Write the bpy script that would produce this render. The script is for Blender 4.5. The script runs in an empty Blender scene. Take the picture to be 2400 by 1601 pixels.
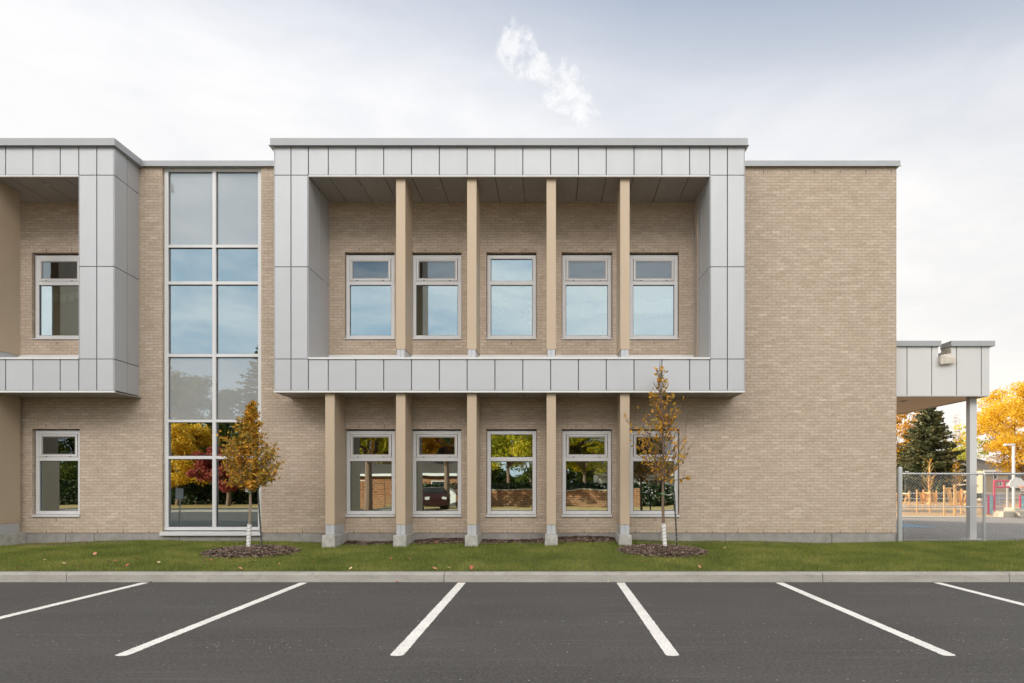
import bpy, math, random
import numpy as np
from mathutils import Vector, Matrix
R = math.radians
random.seed(7)
rng = np.random.default_rng(11)
S = bpy.context.scene
C = S.collection

# ------------------------------------------------------------------ camera
CZ = 1.654                      # eye height
cam_d = bpy.data.cameras.new('camera'); cam = bpy.data.objects.new('camera', cam_d); C.objects.link(cam)
cam.location = (0, 0, CZ); cam.rotation_euler = (R(90), 0, 0)
cam_d.sensor_width = 36; cam_d.lens = 24
cam_d.shift_x = -0.0371; cam_d.shift_y = 0.1398
cam_d.clip_start = 0.1; cam_d.clip_end = 3000
S.camera = cam
S.view_settings.view_transform = 'Standard'; S.view_settings.look = 'None'
S.view_settings.exposure = 1.25; S.view_settings.gamma = 1
S.render.engine = 'CYCLES'
S.cycles.max_bounces = 10; S.cycles.transparent_max_bounces = 24
S.cycles.glossy_bounces = 5; S.cycles.diffuse_bounces = 4

# ------------------------------------------------------------------ sun + sky
SUN_EL = 20; TO_SUN = Vector((-0.80, 0.60, 0)).normalized()
sd = bpy.data.lights.new('sun', 'SUN'); sd.energy = 5.0; sd.angle = R(0.5); sd.color = (1.0, 0.86, 0.66)
sun = bpy.data.objects.new('sun', sd); C.objects.link(sun)
dsun = Vector((TO_SUN.x*math.cos(R(SUN_EL)), TO_SUN.y*math.cos(R(SUN_EL)), math.sin(R(SUN_EL))))
sun.rotation_euler = (-dsun).to_track_quat('-Z', 'Y').to_euler()
sun.location = (-30, 20, 30)

W = bpy.data.worlds.new('World'); S.world = W; W.use_nodes = True
nt = W.node_tree; nt.nodes.clear()
class G:
    """tiny node helper"""
    def __init__(s, nt): s.nt = nt
    def n(s, t, **kw):
        x = s.nt.nodes.new(t)
        for k, v in kw.items(): setattr(x, k, v)
        return x
    def link(s, a, b): s.nt.links.new(a, b)
    def put(s, sock, v):
        if v is None: return
        if hasattr(v, 'is_linked') or hasattr(v, 'links'): s.nt.links.new(v, sock)
        else: sock.default_value = v
    def math(s, op, a, b=None, c=None, clamp=False):
        x = s.n('ShaderNodeMath', operation=op); x.use_clamp = clamp
        s.put(x.inputs[0], a); s.put(x.inputs[1], b); s.put(x.inputs[2], c)
        return x.outputs[0]
    def mix(s, f, a, b, blend='MIX'):
        x = s.n('ShaderNodeMix', data_type='RGBA', blend_type=blend); x.clamp_factor = True
        s.put(x.inputs[0], f)
        for i, v in ((6, a), (7, b)):
            if isinstance(v, tuple) and len(v) == 3: v = (*v, 1)
            s.put(x.inputs[i], v)
        return x.outputs[2]
    def ramp(s, f, pts):
        x = s.n('ShaderNodeValToRGB'); s.put(x.inputs[0], f)
        e = x.color_ramp.elements
        while len(e) < len(pts): e.new(0.5)
        for i, (p, c) in enumerate(pts):
            e[i].position = p
            e[i].color = (c, c, c, 1) if not isinstance(c, tuple) else (*c, 1)
        return x.outputs[0]
    def noise(s, vec, scale, detail=4, rough=0.55, dist=0.0):
        x = s.n('ShaderNodeTexNoise'); s.put(x.inputs['Vector'], vec)
        x.inputs['Scale'].default_value = scale; x.inputs['Detail'].default_value = detail
        x.inputs['Roughness'].default_value = rough; x.inputs['Distortion'].default_value = dist
        return x.outputs[0]
    def vscale(s, vec, v):
        x = s.n('ShaderNodeVectorMath', operation='MULTIPLY'); s.put(x.inputs[0], vec); x.inputs[1].default_value = v
        return x.outputs[0]
g = G(nt)
sky = g.n('ShaderNodeTexSky', sky_type='NISHITA'); sky.sun_disc = False
sky.sun_elevation = R(SUN_EL); sky.sun_rotation = math.atan2(TO_SUN.x, TO_SUN.y)
sky.air_density = 1.0; sky.dust_density = 1.0; sky.ozone_density = 1.5
tc = g.n('ShaderNodeTexCoord'); D = tc.outputs['Generated']
sp = g.n('ShaderNodeSeparateXYZ'); g.link(D, sp.inputs[0])
X_, Y_, Z_ = sp.outputs
el = Z_
# thin high cloud
n1 = g.noise(g.vscale(D, (1.0, 1.0, 2.6)), 2.2, 6, 0.55, 0.4)
n2 = g.noise(g.vscale(D, (1.4, 1.0, 4.0)), 5.0, 6, 0.6, 0.6)
veil = g.math('ADD', g.math('MULTIPLY', n1, 0.7), g.math('MULTIPLY', n2, 0.3))
veil = g.ramp(veil, [(0.36, 0.0), (0.62, 1.0)])
# whiter towards the horizon and towards the left (sun side)
low = g.ramp(el, [(0.0, 1.0), (0.36, 1.0), (0.465, 0.85), (0.52, 0.5), (0.58, 0.15), (0.8, 0.1)])
rgt = g.math('MULTIPLY', g.math('MULTIPLY', g.math('SUBTRACT', X_, 0.02), 1.5, clamp=True), g.ramp(el, [(0.34, 0.0), (0.5, 1.0)]))
left = g.math('MULTIPLY', g.math('ADD', g.math('MULTIPLY', X_, -0.9), 0.10), 0.9, clamp=True)
behind = g.math('MULTIPLY', g.math('ADD', g.math('MULTIPLY', Y_, -1.0), -0.12), 1.6, clamp=True)
fac = g.math('ADD', low, left, clamp=True)
fac = g.math('SUBTRACT', fac, g.math('MULTIPLY', rgt, 0.5), clamp=True)
fac = g.math('MULTIPLY', fac, g.math('ADD', g.math('MULTIPLY', veil, 0.4), 0.66), clamp=True)
facb = g.math('MULTIPLY', g.ramp(veil, [(0.15, 0.12), (0.85, 0.85)]), 1.0)
fac = g.math('ADD', g.math('MULTIPLY', fac, g.math('SUBTRACT', 1.0, behind)), g.math('MULTIPLY', facb, behind))
cloudcol = g.mix(g.ramp(el, [(0.0, 0.0), (0.5, 1.0)]), (6.3, 5.95, 5.45), (5.5, 5.5, 5.6))
blue = g.mix(g.ramp(el, [(0.0, 0.0), (0.6, 1.0)]), (4.5, 4.6, 4.75), (2.5, 2.85, 3.5))
blueb = g.mix(g.ramp(el, [(0.0, 0.0), (0.75, 1.0)]), (3.6, 5.2, 6.4), (2.6, 3.9, 5.4))
blue = g.mix(behind, blue, blueb)
base = g.mix(0.80, sky.outputs[0], blue)
cloudb = g.mix(behind, cloudcol, g.mix(g.ramp(el, [(0.0, 0.0), (0.6, 1.0)]), (9.5, 9.2, 8.6), (7.6, 7.7, 7.8)))
col = g.mix(fac, base, cloudb)
fill_band = g.math('MULTIPLY', g.ramp(el, [(0.385, 0.0), (0.43, 1.0), (0.62, 1.0), (0.72, 0.0)]), g.math('MULTIPLY', g.math('SUBTRACT', g.math('MULTIPLY', Y_, -1.0), 0.30), 2.8, clamp=True))   # added bright sky band behind the viewer, clear of reflections, to light the facade
col = g.mix(fill_band, col, (32.5, 31.0, 29.2))
zen = g.ramp(el, [(0.62, 0.0), (0.85, 1.0)])
col = g.mix(zen, col, (7.5, 7.3, 7.0))
# a small bright puff high above the roof
az = g.math('ARCTAN2', X_, Y_); ev = g.math('ARCSINE', Z_)
def blob(a0, e0, ra, re, tilt):
    da = g.math('SUBTRACT', az, a0); de = g.math('SUBTRACT', ev, e0)
    c, s_ = math.cos(tilt), math.sin(tilt)
    u = g.math('ADD', g.math('MULTIPLY', da, c), g.math('MULTIPLY', de, s_))
    v = g.math('SUBTRACT', g.math('MULTIPLY', de, c), g.math('MULTIPLY', da, s_))
    q = g.math('ADD', g.math('POWER', g.math('ABSOLUTE', g.math('DIVIDE', u, ra)), 2.0), g.math('POWER', g.math('ABSOLUTE', g.math('DIVIDE', v, re)), 2.0))
    return g.math('SUBTRACT', 1.0, q, clamp=True)
def ae(px, py):
    v = Vector((px-1289, 1600, 1136-py)).normalized(); return math.atan2(v.x, v.y), math.asin(v.z)
b1 = blob(*ae(1228, 128), 0.068, 0.032, R(-30)); b2 = blob(*ae(1322, 212), 0.085, 0.036, R(-34))
bb = g.math('MAXIMUM', b1, b2)
pn = g.noise(D, 30, 9, 0.68, 0.3)
puff = g.math('ADD', g.math('MULTIPLY', bb, 0.8), g.math('MULTIPLY', g.math('SUBTRACT', pn, 0.50), 4.6))
puff = g.math('MULTIPLY', g.ramp(puff, [(0.35, 0.0), (1.05, 1.0)]), g.ramp(bb, [(0.0, 0.0), (0.45, 1.0)]))
col = g.mix(g.math('MULTIPLY', puff, 0.6), col, (6.15, 6.1, 6.0))
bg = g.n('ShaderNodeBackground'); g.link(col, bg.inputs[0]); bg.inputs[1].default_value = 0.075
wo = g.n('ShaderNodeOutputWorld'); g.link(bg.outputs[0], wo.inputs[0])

# ------------------------------------------------------------------ helpers
def PX(px, d): return (px-1289)*d/1600.0
def PZ(py, d): return CZ+(1136-py)*d/1600.0

def new_mat(name):
    m = bpy.data.materials.new(name); m.use_nodes = True
    nt = m.node_tree; nt.nodes.clear(); g = G(nt)
    out = g.n('ShaderNodeOutputMaterial'); b = g.n('ShaderNodeBsdfPrincipled'); g.link(b.outputs[0], out.inputs[0])
    return m, g, b, out
def coords(g):
    return g.n('ShaderNodeNewGeometry').outputs['Position']
def bump(g, b, h, strength, dist):
    x = g.n('ShaderNodeBump'); x.inputs['Strength'].default_value = strength; x.inputs['Distance'].default_value = dist
    g.link(h, x.inputs['Height']); g.link(x.outputs[0], b.inputs['Normal'])
def simple(name, col, rough=0.6, metal=0.0, var=0.12, scale=6, spec=0.5, bmp=0.0, bscale=60):
    m, g, b, out = new_mat(name)
    p = coords(g); n = g.noise(p, scale, 5, 0.6)
    c1 = tuple(min(1, c*(1-var)) for c in col); c2 = tuple(min(1, c*(1+var)) for c in col)
    g.link(g.mix(g.ramp(n, [(0.3, 0.0), (0.7, 1.0)]), c1, c2), b.inputs['Base Color'])
    b.inputs['Roughness'].default_value = rough; b.inputs['Metallic'].default_value = metal
    b.inputs['Specular IOR Level'].default_value = spec
    if bmp: bump(g, b, g.noise(p, bscale, 4, 0.6), bmp, 0.01)
    return m
def leafmat(name, cols, pos=0.55, trans=0.35, scale=0.6):
    m, g, b, out = new_mat(name)
    geo = g.n('ShaderNodeNewGeometry')
    r = geo.outputs['Random Per Island']
    n = g.noise(geo.outputs['Position'], scale, 3, 0.6)
    f = g.math('ADD', g.math('MULTIPLY', r, 0.55), g.math('MULTIPLY', g.ramp(n, [(0.35, 0.0), (0.65, 1.0)]), 0.45))
    k = len(cols)
    x = g.ramp(f, [(i/(k-1), cols[i]) for i in range(k)])
    g.link(x, b.inputs['Base Color']); b.inputs['Roughness'].default_value = 0.55
    b.inputs['Specular IOR Level'].default_value = 0.25
    t = g.n('ShaderNodeBsdfTranslucent'); g.link(x, t.inputs[0])
    ms = g.n('ShaderNodeMixShader'); ms.inputs[0].default_value = trans
    g.link(b.outputs[0], ms.inputs[1]); g.link(t.outputs[0], ms.inputs[2]); g.link(ms.outputs[0], out.inputs[0])
    return m

class MB:
    def __init__(s): s.v = []; s.f = []
    def quad(s, a, b, c, d):
        i = len(s.v); s.v += [tuple(a), tuple(b), tuple(c), tuple(d)]; s.f.append((i, i+1, i+2, i+3))
    def poly(s, pts):
        i = len(s.v); s.v += [tuple(p) for p in pts]; s.f.append(tuple(range(i, i+len(pts))))
    def box(s, x0, x1, y0, y1, z0, z1):
        i = len(s.v)
        s.v += [(x0,y0,z0),(x1,y0,z0),(x1,y1,z0),(x0,y1,z0),(x0,y0,z1),(x1,y0,z1),(x1,y1,z1),(x0,y1,z1)]
        s.f += [(i,i+3,i+2,i+1),(i+4,i+5,i+6,i+7),(i,i+1,i+5,i+4),(i+1,i+2,i+6,i+5),(i+2,i+3,i+7,i+6),(i+3,i,i+4,i+7)]
        return s
    def hexa(s, pts):
        i = len(s.v); s.v += [tuple(p) for p in pts]
        s.f += [(i,i+3,i+2,i+1),(i+4,i+5,i+6,i+7),(i,i+1,i+5,i+4),(i+1,i+2,i+6,i+5),(i+2,i+3,i+7,i+6),(i+3,i,i+4,i+7)]
    def tube(s, pts, rad, n=6, caps=True):
        pts = [Vector(p) for p in pts]
        if not hasattr(rad, '__len__'): rad = [rad]*len(pts)
        rings = []
        for k, p in enumerate(pts):
            t = (pts[min(k+1, len(pts)-1)]-pts[max(k-1, 0)])
            if t.length < 1e-9: t = Vector((0, 0, 1))
            t.normalize()
            a = t.orthogonal() if abs(t.z) < 0.9 else t.cross(Vector((0, 1, 0))); a.normalize()
            if abs(t.z) < 0.9: a = t.cross(Vector((0, 0, 1))).normalized()
            b = t.cross(a)
            i = len(s.v)
            for j in range(n):
                an = 2*math.pi*j/n
                s.v.append(tuple(p+(a*math.cos(an)+b*math.sin(an))*rad[k]))
            rings.append(i)
        for k in range(len(rings)-1):
            for j in range(n):
                s.f.append((rings[k]+j, rings[k]+(j+1) % n, rings[k+1]+(j+1) % n, rings[k+1]+j))
        if caps:
            s.f.append(tuple(rings[0]+j for j in reversed(range(n)))); s.f.append(tuple(rings[-1]+j for j in range(n)))
    def prism(s, outline, axis, a0, a1):
        """outline of 2D points extruded along axis ('x','y','z')"""
        def P(u, v, w):
            return {'x': (w, u, v), 'y': (u, w, v), 'z': (u, v, w)}[axis]
        n = len(outline); i = len(s.v)
        s.v += [P(u, v, a0) for u, v in outline]+[P(u, v, a1) for u, v in outline]
        s.f.append(tuple(range(i, i+n))); s.f.append(tuple(range(i+2*n-1, i+n-1, -1)))
        for k in range(n): s.f.append((i+k, i+n+k, i+n+(k+1) % n, i+(k+1) % n))
    def build(s, name, mat, parent=None, bevel=0.0, smooth=False, fixn=True):
        me = bpy.data.meshes.new(name); me.from_pydata(s.v, [], s.f); me.materials.append(mat)
        if fixn and len(s.f) < 60000:
            import bmesh
            bm = bmesh.new(); bm.from_mesh(me); bmesh.ops.recalc_face_normals(bm, faces=bm.faces); bm.to_mesh(me); bm.free()
        o = bpy.data.objects.new(name, me); C.objects.link(o)
        if parent: o.parent = parent
        if smooth:
            for p in me.polygons: p.use_smooth = True
        if bevel:
            md = o.modifiers.new('b', 'BEVEL'); md.width = bevel; md.segments = 2; md.limit_method = 'ANGLE'; md.angle_limit = R(40)
        return o
def tag(o, label=None, cat=None, group=None, kind=None):
    if label: o['label'] = label
    if cat: o['category'] = cat
    if group: o['group'] = group
    if kind: o['kind'] = kind
    return o
def empty(name, loc=(0, 0, 0)):
    o = bpy.data.objects.new(name, None); C.objects.link(o); o.location = loc; o.empty_display_size = 0.3
    return o
def reparent(child, parent):
    child.parent = parent; child.matrix_parent_inverse = Matrix.Translation(-parent.location)
    return child
def npmesh(name, verts, faces, mat, parent=None):
    """verts (N,3), faces (M,k) arrays"""
    me = bpy.data.meshes.new(name); k = faces.shape[1]
    me.vertices.add(len(verts)); me.vertices.foreach_set('co', verts.astype(np.float32).ravel())
    me.loops.add(faces.size); me.loops.foreach_set('vertex_index', faces.astype(np.int32).ravel())
    me.polygons.add(len(faces)); me.polygons.foreach_set('loop_start', np.arange(0, faces.size, k, dtype=np.int32))
    me.polygons.foreach_set('loop_total', np.full(len(faces), k, dtype=np.int32))
    me.update(calc_edges=True); me.validate()
    me.materials.append(mat)
    o = bpy.data.objects.new(name, me); C.objects.link(o)
    if parent: o.parent = parent
    return o

# ------------------------------------------------------------------ materials
def brick_mat(name, tones, mortar, bw=0.2, rh=0.0667, ms=0.006, speck=0.55):
    m, g, b, out = new_mat(name)
    geo = g.n('ShaderNodeNewGeometry'); p = geo.outputs['Position']
    s = g.n('ShaderNodeSeparateXYZ'); g.link(p, s.inputs[0])
    nn = g.n('ShaderNodeSeparateXYZ'); g.link(geo.outputs['True Normal'], nn.inputs[0])
    side = g.math('GREATER_THAN', g.math('ABSOLUTE', nn.outputs[0]), 0.7)
    u = g.math('ADD', g.math('MULTIPLY', s.outputs[0], g.math('SUBTRACT', 1.0, side)), g.math('MULTIPLY', s.outputs[1], side))
    cb = g.n('ShaderNodeCombineXYZ'); g.link(u, cb.inputs[0]); g.link(s.outputs[2], cb.inputs[1])
    v = cb.outputs[0]
    # uneven arrises
    wob = g.noise(p, 35, 2, 0.5); vv = g.n('ShaderNodeVectorMath', operation='ADD')
    w2 = g.n('ShaderNodeCombineXYZ'); dlt = g.math('MULTIPLY', g.math('SUBTRACT', wob, 0.5), 0.008)
    g.link(dlt, w2.inputs[0]); g.link(dlt, w2.inputs[1]); g.link(v, vv.inputs[0]); g.link(w2.outputs[0], vv.inputs[1])
    def bt(c1, c2, mo):
        t = g.n('ShaderNodeTexBrick'); t.offset = 0.5; t.squash = 1; g.link(vv.outputs[0], t.inputs['Vector'])
        t.inputs['Color1'].default_value = (*c1, 1); t.inputs['Color2'].default_value = (*c2, 1); t.inputs['Mortar'].default_value = (*mo, 1)
        t.inputs['Scale'].default_value = 1; t.inputs['Mortar Size'].default_value = ms; t.inputs['Mortar Smooth'].default_value = 0.25
        t.inputs['Brick Width'].default_value = bw; t.inputs['Row Height'].default_value = rh; t.inputs['Bias'].default_value = 0
        return t
    t = bt((0, 0, 0), (1, 1, 1), (0.5, 0.5, 0.5))
    rnd = t.outputs['Color']
    k = len(tones)
    c = g.ramp(rnd, [(i/(k-1), tones[i]) for i in range(k)])
    # patchy batches of brick
    big = g.ramp(g.noise(v, 1.3, 3, 0.6), [(0.3, 0.0), (0.7, 1.0)])
    c = g.mix(g.math('MULTIPLY', big, 0.35), c, tuple(x*0.84 for x in tones[1]))
    # rough chalky marks on the faces, stretched vertically
    mk = g.noise(g.vscale(v, (34, 15, 1)), 1.0, 5, 0.7)
    ch = g.math('MULTIPLY', g.ramp(mk, [(0.52, 0.0), (0.72, 1.0)]), speck)
    c = g.mix(ch, c, tuple(min(1, x*1.45+0.02) for x in tones[-1]))
    dk = g.ramp(g.noise(g.vscale(v, (55, 30, 1)), 1.0, 4, 0.7), [(0.3, 1.0), (0.46, 0.0)])
    c = g.mix(g.math('MULTIPLY', dk, 0.3), c, tuple(x*0.55 for x in tones[0]))
    # odd very pale bricks
    pale = g.math('MULTIPLY', g.ramp(rnd, [(0.975, 0.0), (0.995, 1.0)]), 0.25)
    c = g.mix(pale, c, tuple(min(1, x*1.35+0.03) for x in tones[-1]))
    # damp bloom along the foot, ragged in outline
    ft = g.ramp(g.math('ADD', g.math('MULTIPLY', s.outputs[2], 0.5), g.math('MULTIPLY', g.noise(v, 0.9, 5, 0.65), 0.6)), [(0.52, 1.0), (0.72, 0.0)])
    c = g.mix(g.math('MULTIPLY', ft, 0.22), c, (0.33, 0.26, 0.15))
    bl = g.ramp(g.noise(g.vscale(v, (2.6, 9.0, 1)), 1.0, 5, 0.65), [(0.50, 0.0), (0.68, 1.0)])
    c = g.mix(g.math('MULTIPLY', bl, 0.42), c, tuple(min(1, x*1.22) for x in tones[-1]))
    bd = g.ramp(g.noise(g.vscale(v, (1.6, 5.0, 1)), 1.3, 5, 0.65), [(0.32, 1.0), (0.48, 0.0)])
    c = g.mix(g.math('MULTIPLY', bd, 0.30), c, tuple(x*0.72 for x in tones[0]))
    hu = g.noise(v, 7.0, 4, 0.6)
    c = g.mix(g.math('MULTIPLY', g.ramp(hu, [(0.5, 0.0), (0.66, 1.0)]), 0.22), c, (tones[2][0]*1.02, tones[2][1]*0.90, tones[2][2]*0.92))
    c = g.mix(g.math('MULTIPLY', g.ramp(hu, [(0.34, 1.0), (0.48, 0.0)]), 0.22), c, (tones[2][0]*0.84, tones[2][1]*0.87, tones[2][2]*0.70))
    mj = g.math('MULTIPLY', t.outputs['Fac'], g.ramp(g.noise(p, 14, 3, 0.65), [(0.36, 0.25), (0.60, 1.0)]))
    c = g.mix(mj, c, mortar)
    g.link(c, b.inputs['Base Color'])
    b.inputs['Roughness'].default_value = 0.9; b.inputs['Specular IOR Level'].default_value = 0.2
    h = g.math('ADD', g.math('MULTIPLY', g.math('SUBTRACT', 1.0, t.outputs['Fac']), 1.0), g.math('MULTIPLY', mk, 0.5))
    bump(g, b, h, 0.6, 0.006)
    return m
M = {}
M['brick'] = brick_mat('pale_brick', [(0.43, 0.342, 0.262), (0.463, 0.374, 0.293), (0.49, 0.398, 0.318), (0.53, 0.438, 0.358)], (0.30, 0.235, 0.168), ms=0.0055)
M['redbrick'] = brick_mat('red_brick', [(0.16, 0.06, 0.025), (0.24, 0.09, 0.035), (0.28, 0.12, 0.05), (0.33, 0.16, 0.07)], (0.46, 0.37, 0.27), 0.4, 0.15, 0.018, 0.1)
def clad(name, col, rough, metal):
    m, g, b, out = new_mat(name)
    geo = g.n('ShaderNodeNewGeometry'); r = geo.outputs['Random Per Island']; p = geo.outputs['Position']
    c = g.mix(r, tuple(x*0.965 for x in col), tuple(min(1, x*1.03) for x in col))
    n = g.noise(g.vscale(p, (2, 2, 0.6)), 1.5, 4, 0.5)
    c = g.mix(g.math('MULTIPLY', g.ramp(n, [(0.35, 0.0), (0.75, 1.0)]), 0.12), c, tuple(x*0.8 for x in col))
    g.link(c, b.inputs['Base Color'])
    b.inputs['Metallic'].default_value = metal
    g.link(g.math('ADD', g.math('MULTIPLY', n, 0.12), rough-0.06), b.inputs['Roughness'])
    bump(g, b, g.noise(g.vscale(p, (1, 1, 1)), 2.2, 2, 0.5), 0.16, 0.03)
    return m
M['clad'] = clad('silver_cladding', (0.45, 0.46, 0.48), 0.45, 0.25)
M['cap'] = clad('silver_cap', (0.34, 0.35, 0.365), 0.5, 0.15)
M['white_metal'] = clad('white_trim', (0.66, 0.655, 0.65), 0.5, 0.1)
M['backing'] = simple('panel_backing', (0.12, 0.12, 0.12), 0.6)
M['soffit'] = clad('soffit_metal', (0.33, 0.30, 0.275), 0.5, 0.1)
M['column'] = clad('column_paint', (0.47, 0.37, 0.265), 0.5, 0.15)
M['frame'] = clad('window_frame', (0.62, 0.615, 0.62), 0.5, 0.1)
M['sash'] = clad('window_screen_frame', (0.40, 0.37, 0.35), 0.5, 0.3)
M['dark'] = simple('black_gasket', (0.02, 0.02, 0.02), 0.5)
M['concrete'] = simple('plinth_concrete', (0.27, 0.255, 0.235), 0.85, var=0.22, scale=3, bmp=0.3, bscale=40)
M['concrete_pale'] = simple('footing_concrete', (0.37, 0.355, 0.325), 0.85, var=0.25, scale=7, bmp=0.4, bscale=30)
M['roof'] = simple('roof_membrane', (0.3, 0.3, 0.3), 0.9)
M['plaster'] = simple('inside_wall', (0.42, 0.44, 0.42), 0.8, var=0.05)
M['floor'] = simple('inside_floor', (0.16, 0.15, 0.14), 0.6)
M['ply'] = simple('furniture', (0.25, 0.18, 0.12), 0.6)
M['paper'] = simple('paper', (0.72, 0.73, 0.70), 0.8, var=0.04)
M['paper_pink'] = simple('paper_pink', (0.72, 0.62, 0.66), 0.8, var=0.04)
M['blind'] = simple('roller_blind', (0.22, 0.25, 0.26), 0.9, var=0.03)
M['spandrel'] = simple('spandrel_back', (0.50, 0.53, 0.545), 0.9, var=0.02)
M['galv'] = clad('galvanised_steel', (0.55, 0.56, 0.57), 0.4, 0.7)
M['post_paint'] = clad('canopy_post_paint', (0.60, 0.59, 0.58), 0.5, 0.05)
M['beige'] = simple('scupper_beige', (0.55, 0.5, 0.42), 0.6)

def glass(name, tint, refl, wav, wscale, refl_col=(0.74, 0.84, 0.88)):
    m, g, b, out = new_mat(name); g.nt.nodes.remove(b)
    p = coords(g)
    tr = g.n('ShaderNodeBsdfTransparent'); tr.inputs[0].default_value = (*tint, 1)
    gl = g.n('ShaderNodeBsdfGlossy'); gl.inputs['Roughness'].default_value = 0.0; gl.inputs['Color'].default_value = (*refl_col, 1)
    bp = g.n('ShaderNodeBump'); bp.inputs['Strength'].default_value = 1.0; bp.inputs['Distance'].default_value = wav
    g.link(g.noise(g.vscale(p, (1, 1, 1.6)), wscale, 1, 0.4, 0.3), bp.inputs['Height']); g.link(bp.outputs[0], gl.inputs['Normal'])
    fr = g.n('ShaderNodeFresnel'); fr.inputs[0].default_value = 1.5
    f = g.math('ADD', g.math('MULTIPLY', fr.outputs[0], 0.9), refl, clamp=True)
    ms = g.n('ShaderNodeMixShader'); g.link(f, ms.inputs[0]); g.link(tr.outputs[0], ms.inputs[1]); g.link(gl.outputs[0], ms.inputs[2])
    g.link(ms.outputs[0], out.inputs[0])
    return m
M['glass'] = glass('window_glass', (0.74, 0.80, 0.78), 0.40, 0.0011, 0.9)
M['glass_vent'] = glass('vent_glass', (0.35, 0.38, 0.37), 0.20, 0.004, 1.6, (0.62, 0.70, 0.76))
M['glass_cw'] = glass('curtain_wall_glass', (0.5, 0.57, 0.55), 0.44, 0.0009, 0.5)
def hazy(m):
    g = G(m.node_tree); o = [x for x in m.node_tree.nodes if x.type == 'OUTPUT_MATERIAL'][0]; src = o.inputs[0].links[0].from_socket
    d = g.n('ShaderNodeBsdfDiffuse'); d.inputs[0].default_value = (0.50, 0.505, 0.51, 1); ms = g.n('ShaderNodeMixShader'); ms.inputs[0].default_value = 0.5
    g.link(src, ms.inputs[1]); g.link(d.outputs[0], ms.inputs[2]); g.link(ms.outputs[0], o.inputs[0]); return m
M['glass_fr'] = glass('hazy_glass', (0.85, 0.87, 0.88), 0.40, 0.0010, 0.5)
hazy(M['glass_fr'])

# ground materials
def asphalt():
    m, g, b, out = new_mat('asphalt'); p = coords(g)
    big = g.ramp(g.noise(g.vscale(p, (0.35, 0.8, 1)), 1.2, 5, 0.6), [(0.3, 0.0), (0.7, 1.0)])
    c = g.mix(big, (0.033, 0.0317, 0.031), (0.061, 0.058, 0.056))
    fine = g.ramp(g.noise(p, 30, 5, 0.85), [(0.40, 0.0), (0.60, 1.0)])
    c = g.mix(g.math('MULTIPLY', fine, 0.8), c, (0.105, 0.099, 0.094))
    dk = g.ramp(g.noise(p, 36, 3, 0.8), [(0.34, 1.0), (0.46, 0.0)])
    c = g.mix(g.math('MULTIPLY', dk, 0.75), c, (0.022, 0.021, 0.020))
    # pale grit, gathered in faint bands running with the lot
    vo = g.n('ShaderNodeTexVoronoi'); g.link(p, vo.inputs['Vector']); vo.inputs['Scale'].default_value = 17
    grit = g.math('LESS_THAN', vo.outputs['Distance'], 0.15)
    band = g.ramp(g.noise(g.vscale(p, (0.12, 3.0, 1)), 1.0, 3, 0.6), [(0.5, 0.0), (0.62, 1.0)])
    pick = g.math('GREATER_THAN', g.noise(p, 9, 2, 0.6), 0.52)
    c = g.mix(g.math('MULTIPLY', g.math('MULTIPLY', grit, pick), g.math('ADD', g.math('MULTIPLY', band, 0.85), 0.12)), c, (0.42, 0.41, 0.4))
    strk = g.ramp(g.noise(g.vscale(p, (0.5, 14, 1)), 1.0, 4, 0.6), [(0.55, 0.0), (0.75, 1.0)])
    c = g.mix(g.math('MULTIPLY', strk, 0.38), c, (0.14, 0.135, 0.13))
    g.link(c, b.inputs['Base Color']); b.inputs['Roughness'].default_value = 0.82; b.inputs['Specular IOR Level'].default_value = 0.3
    bump(g, b, g.noise(p, 90, 3, 0.7), 0.7, 0.006)
    return m
M['asphalt'] = asphalt()
def paint():
    m, g, b, out = new_mat('road_paint'); p = coords(g)
    n = g.ramp(g.noise(p, 60, 4, 0.7), [(0.33, 0.0), (0.46, 1.0)])
    big = g.ramp(g.noise(p, 3.0, 3, 0.6), [(0.3, 0.0), (0.7, 1.0)])
    c = g.mix(n, (0.26, 0.25, 0.24), g.mix(big, (0.66, 0.64, 0.61), (0.80, 0.78, 0.75)))
    g.link(c, b.inputs['Base Color']); b.inputs['Roughness'].default_value = 0.75
    bump(g, b, g.noise(p, 90, 3, 0.7), 0.4, 0.004)
    return m
M['paint'] = paint()
def kerbmat():
    m, g, b, out = new_mat('kerb_concrete'); p = coords(g)
    n = g.ramp(g.noise(g.vscale(p, (0.8, 1, 3)), 1.8, 6, 0.65), [(0.3, 0.0), (0.7, 1.0)])
    c = g.mix(n, (0.30, 0.28, 0.25), (0.40, 0.38, 0.345))
    st = g.ramp(g.noise(g.vscale(p, (2.5, 1, 7)), 2.2, 5, 0.7), [(0.52, 0.0), (0.75, 1.0)])
    c = g.mix(g.math('MULTIPLY', st, 0.5), c, (0.17, 0.16, 0.15))
    f = g.ramp(g.noise(p, 60, 3, 0.7), [(0.35, 1.0), (0.5, 0.0)])
    c = g.mix(g.math('MULTIPLY', f, 0.25), c, (0.15, 0.14, 0.13))
    g.link(c, b.inputs['Base Color']); b.inputs['Roughness'].default_value = 0.88
    bump(g, b, g.noise(p, 50, 4, 0.7), 0.35, 0.006)
    return m
M['kerb'] = kerbmat()
M['soil'] = simple('lawn_soil', (0.075, 0.085, 0.03), 0.95, var=0.3, scale=4)
M['ground'] = simple('far_ground', (0.12, 0.13, 0.05), 0.95, var=0.3, scale=0.4)
M['verge'] = simple('leafy_verge', (0.36, 0.26, 0.09), 0.95, var=0.5, scale=3)
M['grass'] = leafmat('grass_blades', [(0.075, 0.095, 0.018), (0.145, 0.185, 0.03), (0.235, 0.26, 0.05), (0.38, 0.34, 0.10)], trans=0.3, scale=1.1)
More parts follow.
